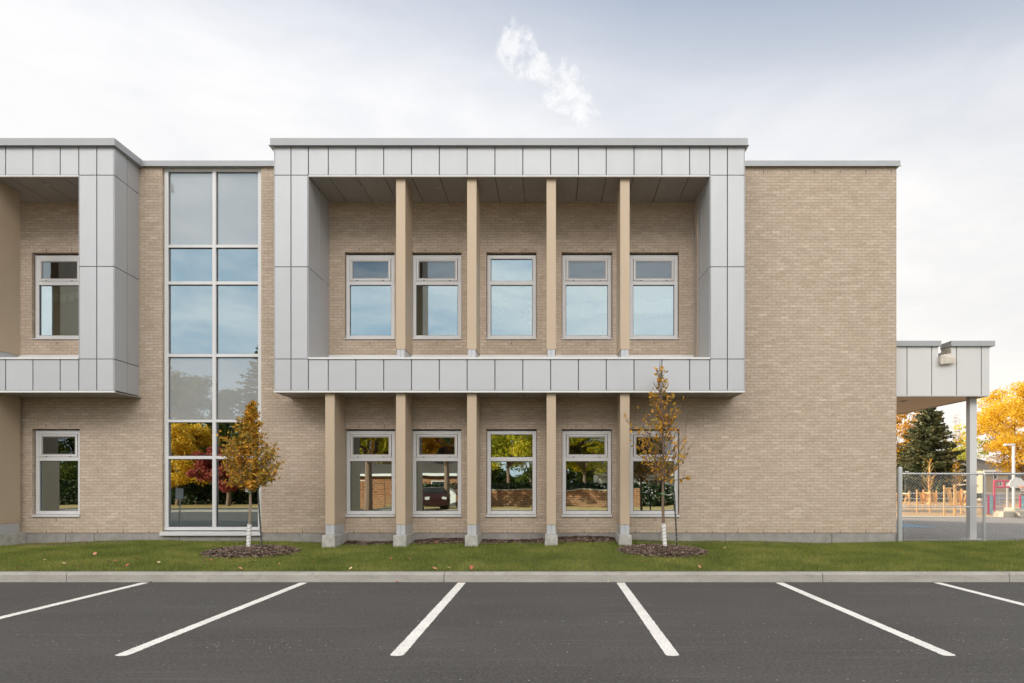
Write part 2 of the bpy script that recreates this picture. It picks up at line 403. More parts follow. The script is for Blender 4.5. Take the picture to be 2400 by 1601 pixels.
M['straw'] = leafmat('dry_grass', [(0.20, 0.12, 0.05), (0.32, 0.2, 0.09), (0.42, 0.3, 0.15)], trans=0.2)
M['mulch'] = leafmat('mulch_chips', [(0.045, 0.028, 0.02), (0.12, 0.08, 0.06), (0.24, 0.17, 0.13), (0.46, 0.36, 0.29)], trans=0.0, scale=8)
M['mulchbase'] = simple('mulch_base', (0.05, 0.034, 0.026), 0.95, var=0.4, scale=20)
M['playmulch'] = simple('playground_mulch', (0.30, 0.19, 0.09), 0.95, var=0.35, scale=6)
M['bark'] = simple('bark', (0.17, 0.115, 0.08), 0.85, var=0.3, scale=30, bmp=0.5, bscale=50)
M['barkpale'] = simple('bark_pale', (0.26, 0.2, 0.15), 0.85, var=0.3, scale=25, bmp=0.5, bscale=50)
M['guard'] = simple('white_guard', (0.72, 0.71, 0.69), 0.5, var=0.05)
M['stake'] = simple('stake_green', (0.03, 0.034, 0.026), 0.6)
M['tie'] = simple('green_tie', (0.12, 0.4, 0.14), 0.6)
M['leaf_a'] = leafmat('leaf_orange_green', [(0.14, 0.15, 0.022), (0.32, 0.23, 0.028), (0.55, 0.27, 0.028), (0.68, 0.32, 0.04)], scale=2.5, trans=0.25)
M['leaf_b'] = leafmat('leaf_orange', [(0.20, 0.19, 0.025), (0.46, 0.28, 0.03), (0.62, 0.29, 0.03), (0.72, 0.38, 0.05)], scale=3, trans=0.3)
M['leaf_yellow'] = leafmat('leaf_yellow', [(0.38, 0.22, 0.012), (0.62, 0.38, 0.02), (0.74, 0.50, 0.04), (0.80, 0.60, 0.10)], trans=0.4)
M['leaf_amber'] = leafmat('leaf_amber', [(0.30, 0.13, 0.01), (0.52, 0.27, 0.012), (0.68, 0.40, 0.02)], trans=0.4)
M['leaf_red'] = leafmat('leaf_red', [(0.20, 0.03, 0.025), (0.38, 0.08, 0.06), (0.5, 0.18, 0.11)], trans=0.3)
M['leaf_green'] = leafmat('leaf_green', [(0.03, 0.06, 0.012), (0.06, 0.10, 0.02), (0.13, 0.16, 0.02), (0.3, 0.27, 0.03)], trans=0.3)
M['leaf_lime'] = leafmat('leaf_yellow_green', [(0.16, 0.2, 0.02), (0.42, 0.45, 0.03), (0.66, 0.56, 0.04), (0.8, 0.5, 0.04)], trans=0.4)
M['needle'] = leafmat('spruce_needles', [(0.03, 0.045, 0.02), (0.06, 0.08, 0.033), (0.13, 0.135, 0.055), (0.30, 0.23, 0.08)], trans=0.1, scale=1.2)
M['hedge'] = leafmat('hedge_leaf', [(0.012, 0.025, 0.010), (0.025, 0.045, 0.015), (0.05, 0.07, 0.02)], trans=0.15)
M['timber'] = simple('orange_timber', (0.62, 0.36, 0.13), 0.6, var=0.2, scale=9)
M['pink'] = simple('magenta_steel', (0.52, 0.035, 0.12), 0.4)
M['teal'] = simple('turquoise_panel', (0.16, 0.42, 0.45), 0.4)
M['bluegrid'] = simple('blue_bars', (0.14, 0.24, 0.36), 0.4)
M['orange'] = simple('orange_rim', (0.7, 0.2, 0.03), 0.4)
M['net'] = simple('white_net', (0.7, 0.68, 0.62), 0.8)
M['stone'] = simple('limestone_block', (0.38, 0.34, 0.27), 0.9, var=0.15, scale=5)
M['stucco'] = simple('house_stucco', (0.40, 0.34, 0.25), 0.9, var=0.08)
M['stucco2'] = simple('pale_siding', (0.55, 0.56, 0.55), 0.8, var=0.05)
M['shingle'] = simple('roof_shingles', (0.07, 0.06, 0.055), 0.9, var=0.25, scale=8)
M['darkglass'] = simple('dark_window', (0.03, 0.035, 0.04), 0.1)
M['bluepaint'] = simple('blue_court_paint', (0.09, 0.26, 0.42), 0.8, var=0.15, scale=3)
M['signwhite'] = simple('sign_face', (0.6, 0.62, 0.62), 0.4)
M['carpaint'] = simple('car_paint', (0.05, 0.018, 0.02), 0.25, metal=0.3, var=0.03)
M['tyre'] = simple('tyre_rubber', (0.02, 0.02, 0.02), 0.8)
M['white'] = simple('white_paint', (0.7, 0.72, 0.72), 0.5, var=0.05)
def wood_soffit():
    m, g, b, out = new_mat('wood_soffit'); p = coords(g)
    s = g.n('ShaderNodeSeparateXYZ'); g.link(p, s.inputs[0])
    fr = g.math('FRACT', g.math('MULTIPLY', s.outputs[1], 7.0))
    gap = g.math('LESS_THAN', fr, 0.07)
    pl = g.math('FLOOR', g.math('MULTIPLY', s.outputs[1], 7.0))
    wn = g.n('ShaderNodeTexWhiteNoise', noise_dimensions='1D'); g.link(pl, wn.inputs['W'])
    gr = g.noise(g.vscale(p, (1.5, 25, 1)), 1.0, 5, 0.6)
    c = g.mix(wn.outputs[0], (0.42, 0.22, 0.105), (0.52, 0.30, 0.15))
    c = g.mix(g.math('MULTIPLY', g.ramp(gr, [(0.35, 0.0), (0.7, 1.0)]), 0.45), c, (0.28, 0.15, 0.07))
    c = g.mix(gap, c, (0.05, 0.03, 0.015)); g.link(c, b.inputs['Base Color']); b.inputs['Roughness'].default_value = 0.35
    return m
M['wood'] = wood_soffit()

# ------------------------------------------------------------------ ground (setting)
WY = 16.0; RY = 16.4; FY = 15.0; KY = 11.58
def lawn_z(x, y):
    t = max(0.0, min(1.0, (y-11.85)/4.15))
    z = 0.145+0.19*t
    z += t*t*(0.035*math.sin(x*0.55+1.0)+0.015*math.sin(x*1.7))
    if x < -9: z -= t*t*0.06*min(1, (-9-x)/2)
    return z
mb = MB(); n = 60
mb.quad((-900, -900, -0.02), (900, -900, -0.02), (900, 1500, -0.02), (-900, 1500, -0.02))
tag(mb.build('ground', M['ground'], fixn=False), 'flat ground reaching out to the horizon', kind='structure')
mb = MB(); mb.quad((-60, -9.0, 0), (60, -9.0, 0), (60, KY+0.02, 0), (-60, KY+0.02, 0))
tag(mb.build('parking_lot', M['asphalt'], fixn=False), 'dark grey asphalt parking lot in front of the school', kind='structure')
# kerb: bullnosed segments with open joints
mb = MB()
joints = [-60, -14.6, -8.21, -1.80, 4.63, 7.80, 14.2, 60]
for a, b_ in zip(joints[:-1], joints[1:]):
    prof = [(KY, -0.05), (KY+0.012, 0.125), (KY+0.022, 0.142), (KY+0.045, 0.151), (KY+0.24, 0.151), (KY+0.26, 0.14), (KY+0.26, -0.05)]
    mb.prism(prof, 'x', a+0.006, b_-0.006)
tag(mb.build('kerb', M['kerb']), 'pale concrete kerb between asphalt and lawn', kind='structure')
# parking lines
def stall_line(x, ya, yb, label):
    mb = MB(); n = 220; L, Rr = [], []
    for i in range(n+1):
        y = ya+(yb-ya)*i/n
        L.append((x-0.066+random.uniform(-.005, .005), y)); Rr.append((x+0.066+random.uniform(-.005, .005), y))
    k = 5
    end = [(x-0.05, ya-0.03), (x, ya-0.045), (x+0.05, ya-0.03)]
    for i in range(n):
        mb.quad((*L[i], .004), (*Rr[i], .004), (*Rr[i+1], .004), (*L[i+1], .004))
    mb.poly([(*L[0], .004), (*end[0], .004), (*end[1], .004), (*end[2], .004), (*Rr[0], .004)])
    o = mb.build('parking_line', M['paint'], fixn=False); tag(o, label, kind='structure')
xs = [PX(p, KY) for p in (347, 716, 1084, 1453, 1823, 2190)]
names = ['short white stall line at left edge of the lot', 'white stall line below the tall curtain wall', 'white stall line left of the lot centre',
         'white stall line right of the lot centre', 'white stall line below the bare brick corner', 'white stall line at right edge of the lot']
for x, l in zip(xs, names): stall_line(x, 6.62, 11.50, l)
for x in (xs[0]-2.67, xs[5]+2.67): stall_line(x, 6.62, 11.50, 'white stall line just outside the picture')
# lawn sheet
def sheet(name, mat, x0, x1, y0, y1, nx, ny, zf, label, kind='structure'):
    X = np.linspace(x0, x1, nx); Y = np.linspace(y0, y1, ny)
    V = np.array([(x, y, zf(x, y)) for y in Y for x in X])
    F = np.array([(j*nx+i, j*nx+i+1, (j+1)*nx+i+1, (j+1)*nx+i) for j in range(ny-1) for i in range(nx-1)])
    return tag(npmesh(name, V, F, mat), label, kind=kind)
sheet('lawn', M['soil'], -60, 60, KY+0.25, 16.25, 400, 14, lawn_z, 'strip of lawn between kerb and school wall')
# blades
def blades(name, mat, n, x0, x1, y0, y1, h0, h1, w, label, dens=None, parent=None):
    x = rng.uniform(x0, x1, n); y = rng.uniform(y0, y1, n)
    if dens is not None:
        k = dens(x, y) > rng.uniform(0, 1, n); x = x[k]; y = y[k]; n = len(x)
    z = np.array([lawn_z(a, b) for a, b in zip(x, y)])
    h = rng.uniform(h0, h1, n); an = rng.uniform(0, 2*np.pi, n); le = rng.uniform(0.1, 0.8, n)*h; ad = rng.uniform(0, 2*np.pi, n)
    V = np.zeros((n, 3, 3))
    V[:, 0] = np.stack([x-np.cos(an)*w, y-np.sin(an)*w, z-.004], 1); V[:, 1] = np.stack([x+np.cos(an)*w, y+np.sin(an)*w, z-.004], 1)
    V[:, 2] = np.stack([x+np.cos(ad)*le, y+np.sin(ad)*le, z+h], 1)
    o = npmesh(name, V.reshape(-1, 3), np.arange(3*n).reshape(-1, 3), mat)
    return tag(o, label, 'grass', kind='stuff')
mulch_c = [(PX(587, 14.1), 14.15, 0.98), (PX(1554, 14.1), 14.2, 0.94)]
bedx0, bedx1 = PX(786, 15.2), PX(1455, 15.2)
def gden(x, y):
    d = np.ones_like(x)
    for cx, cy, r in mulch_c:
        d[((x-cx)/r)**2+((y-cy)/(r*0.92))**2 < 0.95] = 0
    inb = (x > bedx0) & (x < bedx1) & (y > 15.42+0.08*np.sin(x*5)); d[inb] = 0
    nearw = (y > 15.75) & ~inb; d[nearw] = 0.25
    left = (x < -9.6) & (y > 15.2+0.1*np.sin(x*3)); d[left] = 0.12
    right = (x > 2) & (x < 6.5) & (y > 15.45); d[right] = 0.2
    return d
blades('grass', M['grass'], 330000, -14.5, 13.5, 11.86, 15.99, 0.03, 0.065, 0.0035, 'mown green lawn grass in front of the school', gden)
def sden(x, y):
    d = np.full_like(x, 0.05)*(np.sin(x*1.9+y*3.1)*np.sin(x*.7-y*2.2) > 0.1)
    d[(x < -9.6) & (y > 15.1+0.1*np.sin(x*3))] = 0.9
    d[(x > 2) & (x < 7.5) & (y > 15.5)] = 0.6
    d[(y > 15.8) & (x > -9.6) & (x < -5)] = 0.5
    d[(y < 11.95)] = 0.12
    for cx, cy, r in mulch_c: d[((x-cx)/r)**2+((y-cy)/(r*0.92))**2 < 1.0] = 0
    d[(x > bedx0) & (x < bedx1) & (y > 15.45)] = 0
    return d
blades('dry_grass', M['straw'], 60000, -14.5, 13.5, 11.86, 15.99, 0.012, 0.05, 0.004, 'straw coloured dry grass along the foot of the wall', sden)
# wider lawn to the sides, seen only from other positions: plain ground cover
# mulch beds
def chips(n, fn, size=(0.010, 0.034)):
    V = np.zeros((n, 4, 3))
    for i in range(n):
        x, y, z = fn()
        l = random.uniform(*size); w = l*random.uniform(0.25, 0.5); a = random.uniform(0, 6.28); t = random.uniform(-.5, .5); q = random.uniform(-.5, .5)
        ux = Vector((math.cos(a), math.sin(a), t)).normalized()*l; uy = Vector((-math.sin(a), math.cos(a), q)).normalized()*w
        c = Vector((x, y, z+random.uniform(0.0, 0.018)))
        for k, p in enumerate((c-ux-uy, c+ux-uy, c+ux+uy, c-ux+uy)): V[i, k] = p
    return V.reshape(-1, 3), np.arange(4*n).reshape(-1, 4)
for i, (cx, cy, r) in enumerate(mulch_c):
    def mz(x, y):
        q = math.hypot((x-cx)/r, (y-cy)/(r*0.92)); return lawn_z(x, y)+0.085*max(0, 1-q*q)**0.6
    mb = MB(); nr, na = 8, 40; rings = []
    mb.v.append((cx, cy, mz(cx, cy)))
    for a in range(1, nr+1):
        for k in range(na):
            an = 2*math.pi*k/na; rr = r*a/nr*(1+0.04*math.sin(an*3+i*2)+0.03*math.sin(7*an))
            x = cx+rr*math.cos(an); y = cy+rr*0.92*math.sin(an); mb.v.append((x, y, mz(x, y)-(0.02 if a == nr else 0)))
    for k in range(na): mb.f.append((0, 1+k, 1+(k+1) % na))
    for a in range(nr-1):
        for k in range(na):
            p = 1+a*na; mb.f.append((p+k, p+na+k, p+na+(k+1) % na, p+(k+1) % na))
    o = mb.build('mulch_mound', M['mulchbase'], fixn=False)
    tag(o, ['low round mound of shredded mulch under the dense orange tree', 'low round mound of shredded mulch under the sparse young tree'][i], 'mulch', kind='stuff')
    def pt():
        an = random.uniform(0, 6.283); q = math.sqrt(random.random())*1.02; x = cx+r*q*math.cos(an); y = cy+r*0.92*q*math.sin(an); return x, y, mz(x, y)
    V, F = chips(9500, pt)
    tag(npmesh('mulch_chips', V, F, M['mulch']), ['brown bark chips around the dense orange tree', 'brown bark chips around the sparse young tree'][i], 'mulch', kind='stuff')
def bz(x, y): return lawn_z(x, y)+0.004+0.02*math.sin(x*2.1)+(y-15.4)*0.06
sheet('mulch_bed', M['mulchbase'], bedx0, bedx1, 15.36, 16.02, 80, 6, bz, 'narrow mulch bed at the foot of the wall between the columns', 'stuff')['category'] = 'mulch'
def pt():
    x = random.uniform(bedx0, bedx1); y = random.uniform(15.34+0.05*math.sin(x*9), 16.0); return x, y, bz(x, y)
V, F = chips(9000, pt)
tag(npmesh('mulch_chips', V, F, M['mulch']), 'brown bark chips in the bed between the columns', 'mulch', kind='stuff')
# fallen leaves
lm = MB(); lm.poly([(0, -.045, 0), (.03, -.02, .008), (.036, .012, .012), (.012, .05, .004), (-.014, .048, .01), (-.036, .01, .006), (-.026, -.022, .012)])
leafA = None
lmats = [simple('fallen_leaf_a', (0.5, 0.22, 0.12), 0.7, var=0.3, scale=20), simple('fallen_leaf_b', (0.62, 0.42, 0.24), 0.7, var=0.2, scale=20), simple('fallen_leaf_c', (0.38, 0.1, 0.06), 0.7, var=0.2, scale=20)]
protos = [lm.build('fallen_leaf', m, fixn=False) for m in lmats]
spots = [(20, 1308), (105, 1312), (60, 1302), (222, 1298), (255, 1316), (270, 1315), (192, 1314), (186, 1327), (298, 1325), (212, 1329), (372, 1318), (320, 1309), (563, 1335), (300, 1330), (733, 1316),
         (758, 1314), (822, 1335), (916, 1309), (963, 1310), (957, 1323), (1005, 1310), (1018, 1334), (1052, 1331), (1105, 1331), (1166, 1318), (1247, 1313), (1505, 1315), (1640, 1329), (1699, 1284),
         (1020, 1272), (1088, 1277), (1300, 1277), (40, 1334), (590, 1318), (478, 1315), (495, 1313), (655, 1322), (150, 1320)]
for i, (px, py) in enumerate(spots):
    d = 13.0
    for _ in range(6):
        d = (CZ-lawn_z(PX(px, d), d)-0.05)*1600/(py-1136)
    o = protos[i % 3] if i < 3 else protos[i % 3].copy()
    if i >= 3: C.objects.link(o)
    d = min(max(d, 11.9), 15.9)
    o.location = (PX(px, d), d, lawn_z(PX(px, d), d)+0.052); s_ = random.uniform(0.55, 1.0); o.scale = (s_, s_, s_)
    o.rotation_euler = (random.uniform(-.5, .9), random.uniform(-.5, .5), random.uniform(0, 6.28))
    tag(o, 'small fallen autumn leaf lying on the lawn', 'leaf', 'fallen leaves on the lawn')
for i, px in enumerate((1082, 1452, 1850, 352, 1425, 930)):      # a few caught against the kerb
    o = protos[i % 3].copy(); C.objects.link(o); o.location = (PX(px, 11.52), 11.53, 0.012); o.scale = (.6, .6, .6); o.rotation_euler = (random.uniform(-.5, .5), 0.3, i)
    tag(o, 'small fallen leaf caught against the kerb on the asphalt', 'leaf', 'fallen leaves along the kerb')

# ------------------------------------------------------------------ school building
school = empty('school_building', (-2, 20, 0))
tag(school, 'two storey pale brick school with silver clad window surrounds and beige columns', 'building')
def part(mb, name, mat, parent=None, bevel=0.0, smooth=False):
    o = mb.build(name, mat, None, bevel, smooth)
    p = parent or school
    o.parent = p; o.matrix_parent_inverse = (Matrix.Translation(-school.location) if p is school else Matrix.Identity(4))
    return o
def wall_holes(mb, x0, x1, z0, z1, y, th, holes):
    xs = sorted(set([x0, x1]+[h[0] for h in holes]+[h[1] for h in holes])); zs = sorted(set([z0, z1]+[h[2] for h in holes]+[h[3] for h in holes]))
    xs = [x for x in xs if x0 <= x <= x1]; zs = [z for z in zs if z0 <= z <= z1]
    for a, b in zip(xs[:-1], xs[1:]):
        for c, d in zip(zs[:-1], zs[1:]):
            mx, mz = (a+b)/2, (c+d)/2
            if any(h[0] < mx < h[1] and h[2] < mz < h[3] for h in holes): continue
            mb.quad((a, y, c), (b, y, c), (b, y, d), (a, y, d)); mb.quad((b, y+th, c), (a, y+th, c), (a, y+th, d), (b, y+th, d))
    for a, b, c, d in holes:
        mb.quad((a, y, c), (a, y, d), (a, y+th, d), (a, y+th, c)); mb.quad((b, y, d), (b, y, c), (b, y+th, c), (b, y+th, d))
        mb.quad((a, y, d), (b, y, d), (b, y+th, d), (a, y+th, d)); mb.quad((b, y, c), (a, y, c), (a, y+th, c), (b, y+th, c))
XR = PX(2101, WY); ZT = 9.12
# windows: (px0, px1) frames
low_px = [(812, 926.5), (967, 1081.3), (1141.8, 1256.6), (1317.8, 1432.6), (1475.5, 1589.3)]
up_px = [(811.5, 925), (967, 1081.3), (1141.8, 1256.4), (1317.7, 1433.2), (1475.3, 1588.5)]
LW = [(PX(a, 16.08), PX(b, 16.08), PZ(1205, 16.08), PZ(1009.9, 16.08)) for a, b in low_px]
UW = [(PX(a, 16.48), PX(b, 16.48), PZ(793.5, 16.48), PZ(598.4, 16.48)) for a, b in up_px]
LLW = (PX(84, 16.08), PX(191.5, 16.08), PZ(1205, 16.08), PZ(1009, 16.08))
ULW = (PX(83, 16.48), PX(196, 16.48), PZ(793.7, 16.48), PZ(599, 16.48))
# same windows repeated along the wing, out of the picture to the left
CW = (PX(386, 16.08), PX(614.5, 16.08), PZ(1243, 16.08), PZ(395.5, 16.08))
RX0, RX1, RZ0, RZ1 = PX(771, RY), PX(1625.5, RY), 3.95, 8.47
LRX1 = PX(190, 15.0)+0.0
gp = 0.012
holes = [(a-gp, b+gp, c-0.06, d+0.035) for a, b, c, d in LW]+[(LLW[0]-0.03, LLW[1]+gp, LLW[2]-0.045, LLW[3]+0.03)]
holes += [(CW[0]-0.01, CW[1]+0.01, CW[2]-0.11, 9.11), (RX0, RX1, RZ0, RZ1), (-20.0, LRX1, RZ0, RZ1)]
mb = MB()
wall_holes(mb, -46, XR, 0.524, 9.12, WY, 0.25, holes)
uh = [(a-gp, b+gp, c-0.045, d+0.05) for a, b, c, d in UW]
wall_holes(mb, RX0-0.3, RX1+0.3, RZ0-0.3, RZ1+0.3, RY, 0.25, uh)
wall_holes(mb, -20.3, LRX1+0.3, RZ0-0.3, RZ1+0.3, RY, 0.25, [(ULW[0]-0.03, ULW[1]+gp, ULW[2]-0.045, ULW[3]+0.05)])
# end wall, back wall
mb.quad((XR, 16.0, 0.524), (XR, 30, 0.524), (XR, 30, 9.12), (XR, 16.0, 9.12))
mb.quad((XR, 30, 0.0), (-46, 30, 0.0), (-46, 30, 9.12), (XR, 30, 9.12))
mb.quad((-46, 30, 0.0), (-46, 16, 0.0), (-46, 16, 9.12), (-46, 30, 9.12))
wall = part(mb, 'brick_wall', M['brick'])
# weep slots
def slot(x0, x1, y0, y1, z0, z1):
    mb = MB(); mb.box(x0, x1, y0, y1, z0, z1); part(mb, 'weep_slot', M['dark'])
for (a, b, c, d) in LW+UW+[LLW, ULW]:
    y = WY if c < 3 else RY
    for k in (0.28, 0.80): slot(a+(b-a)*k-.006, a+(b-a)*k+.006, y-0.003, y+.02, d+0.07, d+0.13)
    slot((a+b)/2-.006, (a+b)/2+.006, y-0.003, y+.02, c-0.16, c-0.10)
x = -13.0
while x < XR:
    if not (CW[0]-.1 < x < CW[1]+.1): slot(x-.006, x+.006, WY-0.003, WY+.02, 0.53, 0.585)
    if x > 4.3: slot(x-.006, x+.006, WY-0.003, WY+.02, 8.96, 9.02)
    x += 0.6
# plinth
mb = MB(); mb.box(-46, XR-0.02, WY+0.012, WY+0.3, -0.05, 0.522); mb.box(XR-0.3, XR-0.02, WY+0.3, 30, -0.05, 0.522)
part(mb, 'plinth', M['concrete'])
for px in (153, 220, 420, 590, 1545, 1700, 1950):
    mb = MB(); mb.box(PX(px, 16)-.004, PX(px, 16)+.004, WY+0.008, WY+0.02, 0.2, 0.515); part(mb, 'plinth_joint', M['dark'])
# wall parapet cap
def capbox(mb, x0, x1, y0, y1, z0, z1):
    mb.box(x0, x1, y0, y1, z0, z1)
mb = MB(); capbox(mb, -46.1, XR+0.06, 15.93, 16.33, 9.10, 9.22); capbox(mb, XR-0.3, XR+0.06, 16.33, 30.1, 9.10, 9.22)
mb.hexa([(-46.1, 15.915, 9.088), (XR+0.085, 15.915, 9.088), (XR+0.085, 15.94, 9.088), (-46.1, 15.94, 9.088), (-46.1, 15.929, 9.112), (XR+0.06, 15.929, 9.112), (XR+0.06, 15.94, 9.112), (-46.1, 15.94, 9.112)])
part(mb, 'parapet_cap', M['cap'], bevel=0.003)
mb = MB(); mb.box(-45.9, XR-0.1, 16.2, 29.9, 8.95, 9.05)
part(mb, 'roof', M['roof'])
# interior
mb = MB()
mb.box(-45, XR-0.26, 16.7, 29, 0.30, 0.45); mb.box(-45, XR-0.26, 16.7, 29, 4.05, 4.2)
part(mb, 'inside_floor', M['floor'])
mb = MB()
mb.box(-45, XR-0.3, 22.5, 22.6, 0.45, 8.9)           # corridor wall
mb.box(-45, XR-0.3, 16.7, 22.5, 3.72, 3.80); mb.box(-45, XR-0.3, 16.7, 22.5, 8.6, 8.68)  # ceilings
for x in (-11.3, -9.4, -6.85, -2.35, 1.35, 3.7):
    mb.box(x-.06, x+.06, 16.66, 22.5, 0.45, 3.72); mb.box(x-.06, x+.06, 16.66, 22.5, 4.2, 8.6)
part(mb, 'inside_wall', M['plaster'])
for k, x in enumerate((-12.05, -11.62)):
    root = empty('chair', (x, 17.1, .45)); tag(root, ['dim classroom chair inside the far left ground floor window, left one', 'dim classroom chair inside the far left ground floor window, right one'][k], 'chair')
    def cp(mb, n): reparent(mb.build(n, M['ply']), root)
    mb = MB(); mb.box(x-.17, x+.17, 17.0, 17.32, .86, .89); cp(mb, 'seat')
    mb = MB(); mb.box(x-.16, x+.16, 17.30, 17.325, 1.0, 1.3); cp(mb, 'backrest')
    for sx in (-.15, .15):
        for y in (17.03, 17.3): mb = MB(); mb.tube([(x+sx*1.1, y, .45), (x+sx, y, 1.3 if y > 17.2 else .87)], .013, 6); cp(mb, 'leg')

# window builder -------------------------------------------------
def ring(mb, x0, x1, z0, z1, w, y0, y1, wt=None, wb=None):
    wt = w if wt is None else wt; wb = w if wb is None else wb
    mb.box(x0, x0+w, y0, y1, z0, z1); mb.box(x1-w, x1, y0, y1, z0, z1)
    mb.box(x0+w, x1-w, y0+.001, y1, z1-wt, z1); mb.box(x0+w, x1-w, y0+.001, y1, z0, z0+wb)
def window(x0, x1, z0, z1, wy, vent, sillout=0.035, label=None):
    yf = wy+0.075
    fw = 0.085; tz0, tz1 = z1-0.715, z1-0.62       # transom bar
    mb = MB(); ring(mb, x0, x1, z0, z1, fw, yf, yf+0.12, 0.085, 0.075)
    mb.box(x0+fw, x1-fw, yf+.001, yf+.12, tz0, tz1)
    if vent: ring(mb, x0+0.022, x1-0.022, tz1-0.02, z1-0.022, 0.012, yf-0.006, yf+0.01)
    w = part(mb, 'window', M['frame'], bevel=0.004)
    if label: w['label'] = label
    # black gaskets just inside the frame
    mb = MB(); ring(mb, x0+fw, x1-fw, z0+0.075, tz0, 0.012, yf+0.035, yf+0.05); part(mb, 'gasket', M['dark'], w)
    if not vent: mb = MB(); ring(mb, x0+fw, x1-fw, tz1, z1-0.085, 0.012, yf+0.035, yf+0.05); part(mb, 'gasket', M['dark'], w)
    mb = MB(); mb.box(x0+fw+.003, x1-fw-.003, yf+0.045, yf+0.055, z0+0.078, tz0-.003)
    part(mb, 'pane', M['glass'], w)
    if vent:
        a0, a1, c0, c1 = x0+fw+0.012, x1-fw-0.012, tz1+0.004, z1-0.085-0.008
        mb = MB(); ring(mb, a0, a1, c0, c1, 0.042, yf-0.012, yf+0.06); part(mb, 'vent_sash', M['frame'], w, bevel=0.004)
        mb = MB(); ring(mb, a0+.042, a1-.042, c0+.042, c1-.042, 0.022, yf+0.004, yf+0.03); part(mb, 'screen_frame', M['sash'], w, bevel=0.002)
        mb = MB(); mb.box(a0+.06, a1-.06, yf+.02, yf+.03, c0+.06, c1-.06); part(mb, 'pane', M['glass_vent'], w)
        for k in (0.18, 0.82): mb = MB(); mb.box(a0+(a1-a0)*k-.02, a0+(a1-a0)*k+.02, yf-0.018, yf-0.011, c0-0.004, c0+0.008); part(mb, 'drain_slot', M['dark'], w)
    else:
        mb = MB(); mb.box(x0+fw+.003, x1-fw-.003, yf+0.045, yf+0.055, tz1+.003, z1-0.088); part(mb, 'pane', M['glass'], w)
    mb = MB()
    s0 = 0.062 if wy < 16.2 else 0.04
    mb.hexa([(x0-.02, wy-sillout, z0-s0), (x1+.012, wy-sillout, z0-s0), (x1+.012, yf+.1, z0-s0), (x0-.02, yf+.1, z0-s0),
             (x0-.02, wy-sillout, z0-.012), (x1+.012, wy-sillout, z0-.012), (x1+.012, yf+.1, z0-.004), (x0-.02, yf+.1, z0-.004)])
    part(mb, 'sill', M['frame'], w, bevel=0.003)
    return w
for i, (a, b, c, d) in enumerate(LW): window(a, b, c, d, WY, i != 2)
for i, (a, b, c, d) in enumerate(UW): window(a, b, c, d, RY, i != 2)
window(*LLW, WY, True); window(*ULW, RY, True)

# curtain wall ---------------------------------------------------
x0, x1, z0, z1 = CW; yf = 16.06
mb = MB(); ring(mb, x0, x1, z0, z1, 0.092, yf, yf+0.16, 0.075, 0.078)
xm0, xm1 = PX(497.6, yf), PX(505.8, yf)
bars = [(573.6, 580.2), (659.6, 666.8), (829.2, 836.7), (983.3, 989.8), (1068.8, 1076)]
mb.box(xm0, xm1, yf-0.004, yf+.16, z0+.078, z1-.075)
for t, b_ in bars:
    zb, zt = PZ(b_, yf), PZ(t, yf)
    mb.box(x0+.092, xm0, yf+.001, yf+.16, zb, zt); mb.box(xm1, x1-.092, yf+.001, yf+.16, zb, zt)
cw = part(mb, 'curtain_wall', M['frame'], bevel=0.003)
rows = [z1-.075]+[v for t, b_ in bars for v in (PZ(t, yf), PZ(b_, yf))]+[z0+.078]
for r in range(6):
    zt, zb = rows[2*r], rows[2*r+1]
    for (a, b) in ((x0+.092, xm0), (xm1, x1-.092)):
        gk = MB(); ring(gk, a, b, zb, zt, 0.014, yf+0.05, yf+0.062); part(gk, 'gasket', M['dark'], cw)
        m = M['glass_fr'] if r in (0, 3) else M['glass_cw']
        mb = MB(); mb.box(a+.003, b-.003, yf+.06, yf+.07, zb+.003, zt-.003); part(mb, 'pane', m, cw)
        if r in (0, 3):
            mb = MB(); mb.box(a+.003, b-.003, yf+.10, yf+.105, zb+.003, zt-.003); part(mb, 'spandrel' if r == 0 else 'blind', M['spandrel'], cw)
mb = MB(); mb.hexa([(x0-.04, 15.93, z0-.115), (x1+.03, 15.93, z0-.115), (x1+.03, 16.2, z0-.115), (x0-.04, 16.2, z0-.115), (x0-.04, 15.93, z0-.03), (x1+.03, 15.93, z0-.03), (x1+.03, 16.2, z0-.02), (x0-.04, 16.2, z0-.02)])
part(mb, 'sill', M['frame'], cw, bevel=0.003)
mb = MB(); mb.box(x0-.005, x1+.005, 16.07, 16.2, z1, 9.1); part(mb, 'head_flashing', M['cap'], cw)

